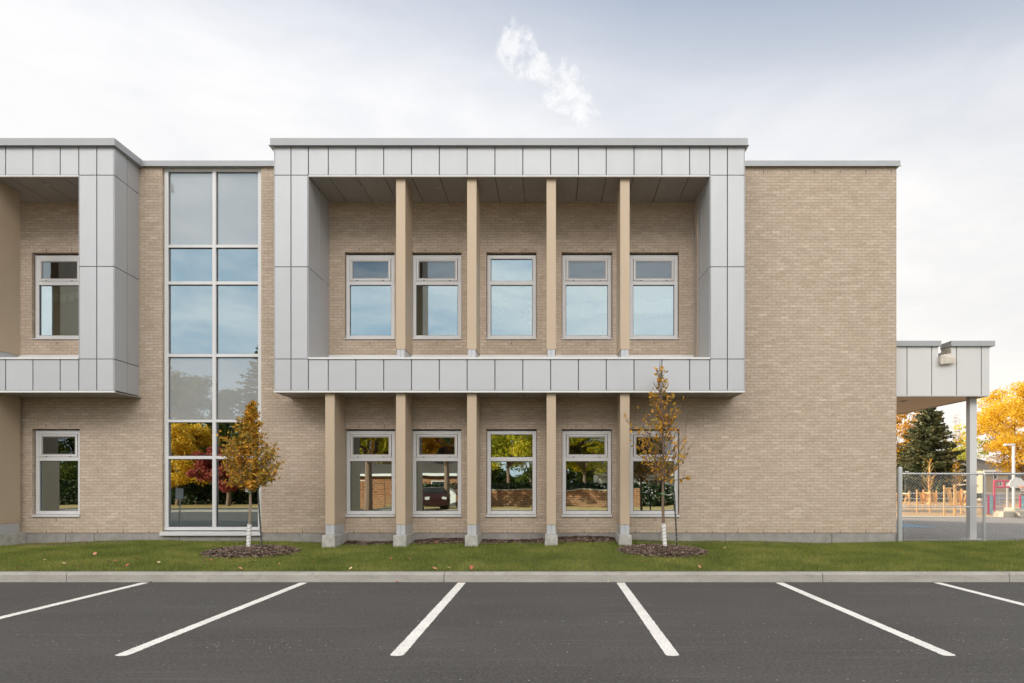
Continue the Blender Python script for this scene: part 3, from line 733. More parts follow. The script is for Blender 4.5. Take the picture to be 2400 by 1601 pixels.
# metal surrounds ------------------------------------------------
SZ0, SZ1 = PZ(920, FY), 9.075      # 3.68 .. cap
SOF = 8.435; LED = PZ(841.5, FY)
def surround(xa, xb, ia, ib, topj, botj, legj, hz, xa_b, xb_b, ia_b, ib_b, light_px, leftopen=False):
    """xa..xb outer, ia..ib opening (front); *_b the same where it meets the wall"""
    G_ = 0.011; T = 0.022
    P = MB()
    def fp(x0, x1, z0, z1): P.box(x0+G_, x1-G_, FY, FY+T, z0+G_*.7, z1-G_*.7)
    zt = PZ(410.6, FY)
    js = [xa]+topj+[xb]
    for a, b in zip(js[:-1], js[1:]): fp(a, b, zt, SZ1)
    js = [xa]+botj+[xb]
    zb0 = PZ(915.3, FY)
    for a, b in zip(js[:-1], js[1:]): fp(a, b, zb0, LED)
    for (a, b) in legj:
        fp(a, b, hz, zt); fp(a, b, LED, hz)
    # outer sides
    def side(x, xw, sgn, z0, z1, ya, yb, t=T):
        # thin slab whose outer face follows from (x,FY) to (xw,WY)
        f = lambda y: x+(xw-x)*(y-FY)/(WY-FY)
        xo0, xo1 = f(ya+G_), f(yb-G_)
        P.hexa([(xo0-sgn*t, ya+G_, z0+G_*.7), (xo0, ya+G_, z0+G_*.7), (xo1, yb-G_, z0+G_*.7), (xo1-sgn*t, yb-G_, z0+G_*.7),
                (xo0-sgn*t, ya+G_, z1-G_*.7), (xo0, ya+G_, z1-G_*.7), (xo1, yb-G_, z1-G_*.7), (xo1-sgn*t, yb-G_, z1-G_*.7)])
    for (x, xw, sgn) in ([] if leftopen else [(xa, xa_b, -1)])+[(xb, xb_b, 1)]:
        for z0, z1 in ((zb0, LED), (LED, hz), (hz, zt), (zt, SZ1)):
            side(x, xw, sgn, z0, z1, FY-G_, 15.5); side(x, xw, sgn, z0, z1, 15.5, WY+G_)
    sur = part(P, 'metal_surround', M['clad'], bevel=0.002)
    # inner reveals as darker sub-part panels (same metal)
    Q = MB()
    def reveal(x, xw, sgn, z0, z1, ya, yb):
        f = lambda y: x+(xw-x)*(y-FY)/(RY-FY)
        a0, a1 = f(ya+G_), f(yb-G_)
        Q.hexa([(a0, ya+G_, z0), (a0+sgn*T, ya+G_, z0), (a1+sgn*T, yb-G_, z0), (a1, yb-G_, z0), (a0, ya+G_, z1), (a0+sgn*T, ya+G_, z1), (a1+sgn*T, yb-G_, z1), (a1, yb-G_, z1)])
    for (x, xw, sgn) in ([] if leftopen else [(ia, ia_b, -1)])+[(ib, ib_b, 1)]:
        Q = MB()
        for z0, z1 in ((LED, hz-G_*.7), (hz+G_*.7, SOF-.001)):
            reveal(x, xw, sgn, z0, z1, FY-G_, 15.7); reveal(x, xw, sgn, z0, z1, 15.7, RY+G_)
        part(Q, 'reveal_panel', M['clad'], sur, bevel=0.002)
    # backing core
    B = MB(); e = 0.021
    B.box(xa+e+.0, xb-e-.06, FY+T, WY, SOF+.03, SZ1); B.box(xa+e, xb-e-.06, FY+T, WY, SZ0+.03, LED-.02)
    if not leftopen: B.box(xa+e+.03, ia-e-.04 if ia-e-.04 > xa+e+.04 else xa+e+.05, FY+T, WY, LED-.02, SOF+.03)
    B.box(ib+e+.04, xb-e-.07, FY+T, WY, LED-.02, SOF+.03)
    part(B, 'panel_backing', M['backing'], sur)
    B = MB(); B.box(xa, xb, FY-0.002, FY+0.05, SZ0, zb0); part(B, 'edge_trim', M['white_metal'], sur, bevel=0.002); B = MB(); B.box(max(xa, ia-0.0), ib, FY-0.002, FY+0.05, SOF-0.012, zt)
    part(B, 'edge_trim', M['white_metal'], sur, bevel=0.002)
    # soffits
    Sf = MB()
    js = [ia if not leftopen else xa]+[j for j in topj if (leftopen or j > ia+.3) and j < ib-.3]+[ib]
    for a, b in zip(js[:-1], js[1:]): Sf.box(a+.008, b-.008, FY+.05, RY, SOF, SOF+.02)
    part(Sf, 'soffit', M['soffit'], sur); Sf = MB()
    js = [xa+.1]+[j for j in botj]+[xb-.1]
    for a, b in zip(js[:-1], js[1:]): Sf.box(a+.008, b-.008, FY+.05, WY, SZ0+.004, SZ0+.02)
    for a, b in ((xa+.0, xa+.09), (xb-.09, xb-.0)): Sf.box(a, b, FY+.05, WY, SZ0+.001, SZ0+.02)
    part(Sf, 'soffit', M['soffit'], sur)
    # ledge and flashing
    L = MB(); L.hexa([(max(xa, ia), FY-.03, LED-.005), (ib, FY-.03, LED-.005), (ib, RY, LED-.005), (max(xa, ia), RY, LED-.005),
                      (max(xa, ia), FY-.03, PZ(838, FY)), (ib, FY-.03, PZ(838, FY)), (ib, RY, PZ(838, FY)+.05), (max(xa, ia), RY, PZ(838, FY)+.05)])
    zf = PZ(832.5, RY)
    L.box(max(xa, ia_b), ib_b, RY-.03, RY-.003, PZ(838, FY), zf)
    part(L, 'ledge', M['white_metal'], sur)
    # parapet cap
    K = MB(); K.box(xa-.06 if not leftopen else xa, xb+.045, FY-.065, 16.35, 9.075+.012, 9.24)
    K.hexa([((xa-.09) if not leftopen else xa, FY-.09, 9.072), (xb+.07, FY-.09, 9.072), (xb+.07, 16.3, 9.072), ((xa-.09) if not leftopen else xa, 16.3, 9.072),
            ((xa-.06) if not leftopen else xa, FY-.065, 9.10), (xb+.045, FY-.065, 9.10), (xb+.045, 16.3, 9.10), ((xa-.06) if not leftopen else xa, 16.3, 9.10)])
    part(K, 'parapet_cap', M['cap'], sur, bevel=0.003)
    # downlights
    for px, py in light_px:
        d = (SOF-CZ)*1600/(1136-py); x = PX(px, d)
        Dl = MB(); pts = []
        for k in range(16):
            an = 2*math.pi*k/16; pts.append((math.cos(an), math.sin(an)))
        for k in range(16):
            (c0, s0), (c1, s1) = pts[k], pts[(k+1) % 16]
            Dl.quad((x+.055*c0, d+.055*s0, SOF-.012), (x+.055*c1, d+.055*s1, SOF-.012), (x+.055*c1, d+.055*s1, SOF+.003), (x+.055*c0, d+.055*s0, SOF+.003))
            Dl.quad((x+.035*c0, d+.035*s0, SOF-.012), (x+.035*c1, d+.035*s1, SOF-.012), (x+.055*c1, d+.055*s1, SOF-.012), (x+.055*c0, d+.055*s0, SOF-.012))
        Dl.poly([(x+.035*c, d+.035*s, SOF-.004) for c, s in pts])
        part(Dl, 'downlight', M['galv'], sur)
    return sur
X15 = lambda p: PX(p, FY)
topj = [X15(p) for p in (681.9, 722.8, 769.3, 834, 899.2, 964.4, 1029.6, 1094.8, 1160, 1225.3, 1290.5, 1355.6, 1420.8, 1486, 1551.2, 1616.3, 1663.6, 1704.8)]
surround(X15(642), X15(1746), X15(722.6), X15(1663.8), topj, topj, [(X15(642), X15(681.9)), (X15(681.9), X15(722.8)), (X15(1663.6), X15(1704.8)), (X15(1704.8), X15(1746))],
         PZ(625.4, FY), PX(679.5, WY), PX(1719.6, WY), RX0+.005, RX1-.005, [(853.2, 438), (1027.5, 438), (1198.4, 438), (1374.9, 438), (1553.5, 438)])
lj = [X15(p) for p in (-440, -375, -310, -245, -180, -115, -51, 13, 77, 141, 184.5, 226.6)]
surround(-19.5, X15(268), -19.5, X15(184.5), lj, lj, [(X15(184.5), X15(226.6)), (X15(226.6), X15(268))],
         PZ(624.5, FY), 0, PX(326.5, WY), -19.5, LRX1-.0, [(111.6, 433)], leftopen=True)

# columns --------------------------------------------------------
def column(x0, x1, lower, sx=None):
    mb = MB(); y0, y1 = 15.1, 15.88
    if lower: z0, z1 = PZ(1230, 15.1), SZ0+.01; b0 = PZ(1253.5, 15.1)
    else: z0, z1 = PZ(818.5, 15.1), SOF+.005; b0 = PZ(838, 15.1)
    mb.box(x0, x1, y0, y1, z0, z1)
    c = part(mb, 'column', M['column'], bevel=0.006)
    mb = MB(); q = 0.006 if lower else .022; xm = (x0+x1)/2
    mb.box(x0+q, xm-.006, y0+.01, y1-.03, b0, z0); mb.box(xm+.006, x1-q, y0+.01, y1-.03, b0, z0); mb.box(x0+q+.01, x1-q-.01, y0+.02, y1-.04, b0, z0-.001)
    part(mb, 'steel_shoe', M['clad'], c, bevel=0.003)
    if lower:
        mb = MB(); a, b = x0-.035, x1+.035; zt = b0-.004; zb = 0.1
        mb.hexa([(a-.01, 14.985, zb), (b+.01, 14.985, zb), (b+.02, 16.012, zb), (a-.02, 16.012, zb), (a, 14.99, zt), (b, 14.99, zt), (b, 16.012, zt), (a, 16.012, zt)])
        part(mb, 'footing', M['concrete_pale'], c, bevel=0.012)
cl = [(762, 784), (928, 950), (1094.6, 1116.8), (1280.9, 1303), (1453.6, 1475.7)]
for a, b in cl: column(PX(a, 15.1), PX(b, 15.1), True)
for a, b in cl[1:]: column(PX(a, 15.1), PX(b, 15.1), False)
xr = PX(48, 15.88)
for dx in (0, -1.57, -3.2, -4.9): column(xr-.208+dx, xr+dx, True); column(xr-.208+dx, xr+dx, False)

# canopy at the right corner --------------------------------------
CY = 16.3; CXR = PX(2320, CY); cz0, cz1 = PZ(929, CY), PZ(811, CY); nz = PZ(836, CY)
nx0, nx1 = PX(2199, CY), PX(2229, CY)
mb = MB(); G_ = .01
pj = [XR+.005]+[PX(p, CY) for p in (2125.8, 2183.7, 2241.9, 2300)]+[CXR]
zb = PZ(927, CY)
for a, b in zip(pj[:-1], pj[1:]):
    if a < nx0 < b:
        mb.prism([(a+G_, zb), (b-G_, zb), (b-G_, cz1), (nx1, cz1), (nx1, nz+.06), (nx1+.02, nz-.02), (nx0, nz-.04), (nx0, cz1), (a+G_, cz1)], 'y', CY, CY+.022)
    else: mb.box(a+G_, b-G_, CY, CY+.022, zb, cz1)
y = CY+.022
while y < 29:
    mb.box(CXR-.03, CXR, y+.01, min(y+1.2, 29)-.01, zb, cz1); y += 1.2
can = part(mb, 'canopy', M['post_paint'], bevel=0.002)
mb = MB()
mb.box(XR+.005, nx0-.004, CY+.022, CY+.37, zb+.004, cz1); mb.box(nx1+.004, CXR-.03, CY+.022, CY+.37, zb+.004, cz1); mb.box(nx0-.004, nx1+.004, CY+.024, CY+.37, zb+.006, nz-.04)
mb.box(XR+.005, CXR-.35, CY+.37, 29, zb+.004, nz-.1); mb.box(CXR-.35, CXR-.03, CY+.37, 29, zb+.005, cz1-.005)
part(mb, 'canopy_core', M['backing'], can)
mb = MB(); mb.box(XR+.005, PX(2203, CY), CY-.06, CY+.4, cz1-.012, PZ(798.5, CY-.06))
mb.box(PX(2229.5, CY-.06), CXR+.09, CY-.06, CY+.4, cz1-.012, PZ(798.5, CY-.06)); mb.box(CXR-.35, CXR+.09, CY+.4, 29.05, cz1-.012, PZ(798.5, CY-.06))
part(mb, 'parapet_cap', M['cap'], can, bevel=0.003)
mb = MB()   # scupper lining: flared beige metal
mb.box(nx1-.012, nx1+.002, CY-.01, CY+.4, nz-.02, cz1)
mb.hexa([(nx0-.0, CY-.10, nz-.20), (nx1+.05, CY-.10, nz-.16), (nx1+.0, CY+.01, nz-.10), (nx0, CY+.01, nz-.10), (nx0, CY-.10, nz+.02), (nx1+.06, CY-.10, nz-.06), (nx1, CY+.01, nz+.08), (nx0, CY+.01, nz)])
mb.box(nx0, nx1, CY, CY+.4, nz-.05, nz-.03)
part(mb, 'scupper', M['beige'], can)
mb = MB(); mb.box(XR+.005, CXR, CY-.004, CY+.04, cz0, zb-.002); mb.box(CXR-.04, CXR+.0, CY+.04, 29, cz0, zb-.002)
part(mb, 'edge_trim', M['galv'], can)
mb = MB(); mb.box(XR+.005, CXR-.04, CY+.04, 29, cz0+.012, zb)
part(mb, 'wood_soffit', M['wood'], can)
mb = MB(); mb.box(PX(2112, 17.3), PX(2123, 17.3), 17.2, 17.4, cz0+.006, cz0+.014); part(mb, 'downlight', M['dark'], can)
mb = MB(); mb.box(PX(2273.3, 16.55), PX(2289.6, 16.55), 16.55, 16.71, 0.3, cz0+.014); 
cp = part(mb, 'canopy_column', M['post_paint'], bevel=0.008)
mb = MB(); mb.box(PX(2259, 16.5), PX(2306, 16.5), 16.32, 16.9, 0.2, 0.332); part(mb, 'footing', M['concrete_pale'], cp, bevel=.01)
mb = MB()
for dx, dy in ((-.06, -.05), (.22, -.05), (-.06, .2), (.22, .2)): mb.tube([(PX(2273.3, 16.55)+dx, 16.55+dy, .33), (PX(2273.3, 16.55)+dx, 16.55+dy, .37)], .014, 6)
mb.box(PX(2273.3, 16.55)-.09, PX(2273.3, 16.55)+.26, 16.47, 16.79, .333, .345)
part(mb, 'base_plate', M['galv'], cp)

# paper stuck on the inside of the glass ---------------------------
yp = RY+0.075+0.062
def sheetp(pxa, pya, pxb, pyb, mat, label):
    mb = MB(); mb.box(PX(pxa, yp), PX(pxb, yp), yp, yp+.003, PZ(pyb, yp), PZ(pya, yp))
    tag(mb.build('paper_sheet', mat), label, 'paper')
s5 = .2552
sheetp(1150+130*s5, 580+212*s5, 1150+243*s5, 580+300*s5, M['paper'], 'white paper square in the upper pane of the middle upstairs window')
sheetp(1150+828*s5, 580+510*s5, 1150+935*s5, 580+652*s5, M['paper_pink'], 'pinkish paper sheet in the middle of the second upstairs window from the right')
sheetp(1150+975*s5, 580+470*s5, 1150+1066*s5, 580+604*s5, M['paper'], 'pale paper sheet at the right edge of the second upstairs window from the right')
sheetp(1150+920*s5, 580+742*s5, 1150+1022*s5, 580+800*s5, M['paper'], 'pale paper sheet at the foot of the second upstairs window from the right')
sheetp(1150+1312*s5, 580+472*s5, 1150+1425*s5, 580+608*s5, M['paper_pink'], 'paper sheet at the left of the rightmost upstairs window')
sheetp(1150+1428*s5, 580+500*s5, 1150+1535*s5, 580+640*s5, M['paper_pink'], 'paper sheet in the middle of the rightmost upstairs window')
sheetp(1150+1540*s5, 580+470*s5, 1150+1660*s5, 580+612*s5, M['paper'], 'paper sheet at the right of the rightmost upstairs window')
dm = MB(); dm.prism([(.034*math.cos(k*math.pi/4), .034*math.sin(k*math.pi/4)) for k in range(8)], 'y', 0, .003)
dot = dm.build('paper_dot', M['paper']); first = True
dots = [(85, 440), (38, 462), (130, 465), (82, 493), (38, 522), (128, 520), (82, 552), (40, 580), (112, 575), (84, 611), (42, 643), (78, 668), (42, 695), (82, 720),
        (280, 446), (366, 450), (322, 474), (282, 508), (360, 506), (248, 530), (324, 527), (282, 555), (360, 562), (320, 583), (280, 615), (358, 625), (318, 648), (284, 690), (358, 694)]
for u, v in dots:
    o = dot if first else dot.copy()
    if not first: C.objects.link(o)
    first = False
    o.location = (PX(1150+u*s5, yp), yp, PZ(580+v*s5, yp))
    tag(o, 'small white paper dot stuck in the middle upstairs window', 'paper dot', 'paper dots in the middle upstairs window')
mb = MB()
bu = [(348, 1225), (404, 1245), (462, 1252), (524, 1246), (572, 1230)]
for k, (u, v) in enumerate(bu):
    cx, cz = PX(u*.3189, yp+.1), PZ(300+v*.3189, yp+.1); t = [-.25, -.1, 0, .1, .25][k]
    pts = [(-.075, .09), (.075, .09), (.075, -.05), (0, -.10), (-.075, -.05)]
    mb.prism([(cx+a*math.cos(t)-b*math.sin(t), cz+a*math.sin(t)+b*math.cos(t)) for a, b in pts], 'y', yp+.1, yp+.104)
mb.tube([(PX(u*.3189, yp+.1), yp+.1, PZ(300+v*.3189, yp+.1)+.09) for u, v in bu], .004, 4)
tag(mb.build('paper_bunting', M['paper']), 'string of pale paper pennants hanging inside the far left upstairs window', 'bunting')
mb = MB(); mb.box(PX(153, yp+.3), PX(230, yp+.3), yp+.28, yp+.3, ULW[2], ULW[3]); tag(mb.build('roller_blind', M['blind']), 'pale blind drawn across half of the far left upstairs window', 'blind')
# blinds behind the upstairs classroom glass
for i, (a, b, c, d) in enumerate(UW):
    mb = MB(); mb.box(a+.1 if i != 1 else a+.26, b-.1, yp+.10, yp+.11, c+.08, d-.09)
    tag(mb.build('window_shade', M['blind']), ['pale shade behind the first upstairs window of the central bay', 'pale shade behind the second upstairs window, short of its left side', 'pale shade behind the middle upstairs window',
        'pale shade behind the fourth upstairs window of the central bay', 'pale shade behind the last upstairs window of the central bay'][i], 'blind')

# ------------------------------------------------------------------ trees
def leaf_cards(pts, size, rg, k=4, flat=0.0):
    """one small folded-looking quad per point"""
    n = len(pts); s = rg.uniform(0.6, 1.15, n)*size
    a = rg.normal(size=(n, 3)); a[:, 2] *= (1-flat); a /= np.linalg.norm(a, axis=1)[:, None]
    b = rg.normal(size=(n, 3)); b -= (b*a).sum(1)[:, None]*a; b /= np.linalg.norm(b, axis=1)[:, None]
    a *= s[:, None]; b *= (s*0.55)[:, None]
    V = np.stack([pts-a, pts-b*1.0+a*0.1, pts+a, pts+b*1.0+a*0.1], 1)
    return V.reshape(-1, 3), np.arange(4*n).reshape(-1, 4)

def young_tree(name, label, base, top, crown, nbr, nleaf, leafsize, mat, bark, seed, profile, sub=4, trunk_r=0.032, guard_h=0.5, tipbare=0.0, explicit=()):
    rd = random.Random(seed); rg = np.random.default_rng(seed)
    root = empty(name, base); tag(root, label, 'tree')
    B = Vector(base); T = Vector(top); H = T.z-B.z
    def axis(t):
        p = B.lerp(T, t); return Vector((p.x+0.02*math.sin(t*9+seed), p.y+0.015*math.cos(t*7), p.z))
    mb = MB(); n = 14
    mb.tube([axis(i/n) for i in range(n+1)], [trunk_r*(1-i/n)**0.8+.003 for i in range(n+1)], 8)
    leafpts = []
    z0, z1 = crown
    def branch(p, d, L, r, lvl, lf):
        pts = [p]; q = p.copy(); dd = d.normalized(); ns = max(3, int(L/0.10))
        for i in range(ns):
            dd = (dd+Vector((rd.uniform(-.14, .14), rd.uniform(-.14, .14), rd.uniform(-.06, .16)))).normalized()
            q = q+dd*(L/ns); pts.append(q.copy())
        mb.tube(pts, [r*(1-i/ns)+.0012 for i in range(ns+1)], 4, caps=False)
        if lf:
            for i in range(1, ns+1):
                for _ in range(2 if lvl else 1): leafpts.append((pts[i], 1.0))
        if lvl > 0:
            for k in range(sub):
                t = rd.uniform(0.2, 0.95); i = min(ns-1, int(t*ns)); 
                nd = (dd+Vector((rd.uniform(-1, 1), rd.uniform(-1, 1), rd.uniform(-.2, .8)))*0.75).normalized()
                branch(pts[i], nd, L*rd.uniform(.28, .5), r*.55, lvl-1, lf)
    for k in range(nbr):
        t = (k+rd.random())/nbr; z = z0+(z1-z0)*t
        # start lower than the tip it reaches
        rad = profile(t); zt = z
        start = max(z0-.02, z-rad*rd.uniform(.5, .9)); ts = (start-B.z)/H
        p = axis(min(.98, ts)); an = k*2.399+rd.uniform(-.4, .4); rr = rad*rd.uniform(.6, 1.05)
        tip = Vector((p.x+rr*math.cos(an), p.y+rr*math.sin(an), zt+rd.uniform(-.05, .1)))
        branch(p, tip-p, (tip-p).length, .011, 1, rd.random() > tipbare)
    for (px, pz, qx, qz, dy, lf) in explicit:
        p = Vector((px, B.y, pz)); q = Vector((qx, B.y+dy, qz)); branch(p, q-p, (q-p).length, .009, 1, lf)
    tr = mb.build('trunk', bark, None, fixn=False); reparent(tr, root)
    P = np.array([tuple(p) for p, w in leafpts]); idx = rg.integers(0, len(P), nleaf)
    pts = P[idx]+rg.normal(size=(nleaf, 3))*0.035
    V, F = leaf_cards(pts, leafsize, rg)
    cr = npmesh('crown', V, F, mat); reparent(cr, root)
    # white guard with a dark spiral
    mb = MB(); gh = guard_h; m = 6
    mb.tube([axis(i/m*gh/H) for i in range(m+1)], trunk_r+.012, 12)
    gd = mb.build('trunk_guard', M['guard']); reparent(gd, root)
    mb = MB()
    for k in range(7):
        t0 = (k+.5)/7*gh/H
        pts = []
        for j in range(9):
            an = math.pi+math.pi*j/8; c = axis(t0+(j/8)*0.035/H); pts.append((c.x+(trunk_r+.015)*math.cos(an), c.y+(trunk_r+.015)*math.sin(an), c.z))
        mb.tube(pts, .003, 4)
    gs = mb.build('spiral_slit', M['dark'], fixn=False); reparent(gs, root)
    return root
def stake(pb, pt, label, tiep, tag_box=None):
    mb = MB(); a, b = Vector(pb), Vector(pt)
    ax = (b-a).normalized()
    s = .016
    mb.hexa([a+Vector((-s, -s, 0)), a+Vector((s, -s, 0)), a+Vector((s, -s*.3, 0)), a+Vector((-s, -s*.3, 0)), b+Vector((-s, -s, 0)), b+Vector((s, -s, 0)), b+Vector((s, -s*.3, 0)), b+Vector((-s, -s*.3, 0))])
    mb.hexa([a+Vector((-s*.2, -s*.3, 0)), a+Vector((s*.2, -s*.3, 0)), a+Vector((s*.2, s, 0)), a+Vector((-s*.2, s, 0)), b+Vector((-s*.2, -s*.3, 0)), b+Vector((s*.2, -s*.3, 0)), b+Vector((s*.2, s, 0)), b+Vector((-s*.2, s, 0))])
    root = empty('tree_stake', pb); tag(root, label, 'stake')
    o = mb.build('stake_bar', M['stake']); reparent(o, root)
    mb = MB(); k = 8
    for i in range(12): 
        t = (i+.5)/12; c = a.lerp(b, t); mb.box(c.x-.003, c.x+.003, c.y-s-.002, c.y-s+.002, c.z-.006, c.z+.006)
    o = mb.build('stud_holes', M['guard']); reparent(o, root)
    mb = MB(); t0 = Vector(tiep[0]); t1 = a.lerp(b, tiep[1])
    mb.tube([t0.lerp(t1, i/6)+Vector((0, -.0, -.03*math.sin(math.pi*i/6))) for i in range(7)], .006, 5)
    o = mb.build('tie_wire', M['galv']); reparent(o, root)
    mb = MB(); pts = []
    for j in range(13):
        an = 2*math.pi*j/12; pts.append((t0.x+.036*math.cos(an), t0.y+.036*math.sin(an), t0.z+.008*math.sin(an)))
    mb.tube(pts, .010, 5); o = mb.build('tie_loop', M['tie']); reparent(o, root)
d1 = 14.35
def zg(x, y): return lawn_z(x, y)+.07
b1 = (PX(583.5, d1), d1, zg(PX(583.5, d1), d1))
def prof1(t): return [0.50, 0.66, 0.72, 0.62, 0.5, 0.36, 0.26, 0.2, 0.13, 0.05][min(9, int(t*10))]
young_tree('young_tree', 'small tree with a dense orange and green crown in front of the curtain wall', b1, (PX(588, d1), d1, PZ(930, d1)), (PZ(1142, d1), PZ(950, d1)),
           90, 7000, 0.040, M['leaf_a'], M['barkpale'], 5, prof1, sub=5, explicit=[(PX(590, d1), PZ(1110, d1), PX(655, d1), PZ(1088, d1), .1, True), (PX(586, d1), PZ(1100, d1), PX(515, d1), PZ(1078, d1), -.05, True), (PX(588, d1), PZ(1050, d1), PX(520, d1), PZ(1030, d1), .05, True)])
stake((PX(614.5, 14.3), 14.3, zg(-6, 14.3)-.02), (PX(604, 14.3), 14.3, PZ(1136, 14.3)), 'dark metal stake leaning beside the dense orange tree', ((PX(586, d1), d1, PZ(1153, d1)), 0.94))
mb = MB(); mb.box(PX(577, d1), PX(584, d1), d1-.045, d1-.03, PZ(1153, d1), PZ(1140, d1)); tg = mb.build('plant_tag', M['signwhite']); tag(tg, 'small pale plant tag on the trunk of the dense orange tree', 'tag')
d2 = 14.4
b2 = (PX(1558, d2), d2, zg(PX(1558, d2), d2))
def prof2(t): return [0.55, 0.62, 0.72, 0.62, 0.52, 0.48, 0.42, 0.34, 0.25, 0.13][min(9, int(t*10))]
T2 = young_tree('young_tree', 'sparse young tree with scattered amber leaves in front of the last ground floor window', b2, (PX(1548, d2), d2, PZ(842, d2)), (PZ(1125, d2), PZ(870, d2)),
           62, 800, 0.050, M['leaf_b'], M['bark'], 9, prof2, sub=4, tipbare=0.35, guard_h=0.50,
           explicit=[(PX(1552, d2), PZ(1120, d2), PX(1632, d2), PZ(1030, d2), .1, False), (PX(1556, d2), PZ(1130, d2), PX(1612, d2), PZ(1010, d2), -.2, False),
                     (PX(1548, d2), PZ(1090, d2), PX(1455, d2), PZ(985, d2), .1, True), (PX(1548, d2), PZ(1100, d2), PX(1490, d2), PZ(1050, d2), -.1, True), (PX(1549, d2), PZ(1040, d2), PX(1600, d2), PZ(940, d2), .05, True)])
stake((PX(1586.5, 14.35), 14.35, zg(2.6, 14.35)-.02), (PX(1580, 14.35), 14.35, PZ(1152, 14.35)), 'dark green metal stake beside the sparse young tree', ((PX(1553, d2), d2, PZ(1157, d2)), 0.97))

def big_tree(name, label, base, crown_c, rad, mat, bark, n, leaf, seed, clumps=60, group=None, stems=7, trunk_r=.16, cat='tree', lobes=1.0, sizes=(.22, .36)):
    rd = random.Random(seed); rg = np.random.default_rng(seed)
    root = empty(name, base); tag(root, label, cat, group)
    cc = Vector(crown_c); cl = []
    while len(cl) < clumps:
        v = Vector((rd.uniform(-1, 1), rd.uniform(-1, 1), rd.uniform(-1, 1)))
        if v.length > 1 or v.length < .35: continue
        k = 1+.18*math.sin(5*math.atan2(v.y, v.x)+seed)*lobes
        cl.append((Vector((cc.x+v.x*rad[0]*k, cc.y+v.y*rad[1]*k, cc.z+v.z*rad[2])), rd.uniform(*sizes)*min(rad)))
    P = []
    per = n//clumps
    for c, r in cl:
        g_ = rg.normal(size=(per, 3)); g_ /= np.linalg.norm(g_, axis=1)[:, None]; g_ *= (rg.uniform(0.1, 1, (per, 1))**.5)*r
        g_[:, 2] *= .65; P.append(np.array(c)+g_)
    P = np.concatenate(P); V, F = leaf_cards(P, leaf, rg)
    cr = npmesh('crown', V, F, mat); reparent(cr, root)
    mb = MB(); B = Vector(base); fork = Vector((B.x, B.y, B.z+(cc.z-rad[2]-B.z)*.9+.3))
    mb.tube([B, B.lerp(fork, .5)+Vector((.05, 0, 0)), fork], [trunk_r*1.2, trunk_r, trunk_r*.85], 10)
    for k in range(min(stems, len(cl))):
        c = cl[k*len(cl)//stems][0]; m = fork.lerp(c, .5)+Vector((rd.uniform(-.2, .2), rd.uniform(-.2, .2), .3))
        mb.tube([fork, m, c], [trunk_r*.6, trunk_r*.35, trunk_r*.08], 6)
    tr = mb.build('trunk', bark, None, fixn=False); reparent(tr, root)
    return root
def spruce(label, base, H, R0, n, seed, mat, name='spruce_tree', leaf=.13):
    rd = random.Random(seed); rg = np.random.default_rng(seed)
    root = empty(name, base); tag(root, label, 'tree')
    B = Vector(base); mb = MB(); mb.tube([B, B+Vector((0, 0, H*.6)), B+Vector((0, 0, H))], [.18, .1, .01], 8)
    P = []
    tiers = int(H/.28)
    for t in range(tiers):
        z = .06*H+(H*.93)*t/tiers; rr = R0*(1-t/tiers)**.85+.1
        nb = 9 if t < tiers*.7 else 6
        for k in range(nb):
            an = 2*math.pi*k/nb+t*.7+rd.uniform(-.25, .25); L = rr*rd.uniform(.72, 1.12)
            dr = rd.uniform(.18, .4)
            pts = [(B.x+math.cos(an)*L*s, B.y+math.sin(an)*L*s, B.z+z-dr*L*s+.28*L*s*s) for s in (0, .35, .7, 1)]
            mb.tube(pts, [.03, .022, .012, .004], 4, caps=False)
            m = max(4, int(n/tiers/nb*(L/R0)*2.2))
            s = rg.uniform(.18, 1, m); wid = .16*L*(1.15-s)
            off = rg.normal(size=m)*wid
            x = B.x+math.cos(an)*L*s-math.sin(an)*off; y = B.y+math.sin(an)*L*s+math.cos(an)*off
            zz = B.z+z-dr*L*s+.28*L*s*s-np.abs(rg.normal(size=m))*.09
            P.append(np.stack([x, y, zz], 1))
    P = np.concatenate(P); V, F = leaf_cards(P, leaf, rg, flat=.5)
    cr = npmesh('crown', V, F, mat); reparent(cr, root)
    tr = mb.build('trunk', M['bark'], None, fixn=False); reparent(tr, root)
    return root

# ------------------------------------------------------------------ play yard beyond the fence (right)
YZ = 0.30
mb = MB(); mb.quad((XR, 16.22, YZ), (90, 16.22, YZ), (90, 60, YZ), (XR, 60, YZ)); mb.quad((XR, 16.22, YZ), (XR, 16.22, -.02), (90, 16.22, -.02), (90, 16.22, YZ))
mb.quad((-60, 30.0, YZ-.001), (XR, 30.0, YZ-.001), (XR, 60, YZ-.001), (-60, 60, YZ-.001))
M['yard'] = simple('yard_asphalt', (0.17, 0.16, 0.155), 0.9, var=0.15, scale=2, bmp=.3)
tag(mb.build('play_yard', M['yard'], fixn=False), 'grey asphalt play yard behind the chain link fence', kind='structure')
mb = MB(); z = YZ+.004
def gp_(px, py): 
    d = (CZ-z)*1600/(py-1136); return (PX(px, d), d, z)
mb.poly([gp_(2095, 1228), gp_(2095, 1235), gp_(2200, 1235.5), gp_(2150, 1231)])
tag(mb.build('court_marking', M['bluepaint'], fixn=False), 'pale blue marking painted on the play yard', kind='structure')
z = YZ+.01
mb = MB(); mb.poly([(XR-4, 30.5, z), (19, 28.6, z), (24, 27.0, z), (50, 22, z), (90, 20, z), (90, 58, z), (XR-4, 58, z)])
tag(mb.build('mulch_area', M['playmulch'], fixn=False), 'sunlit orange wood chip surface of the playground', kind='structure')
mb = MB(); pth = [(6, 30.45), (19, 28.5), (24, 26.9), (50, 21.9), (90, 19.8)]
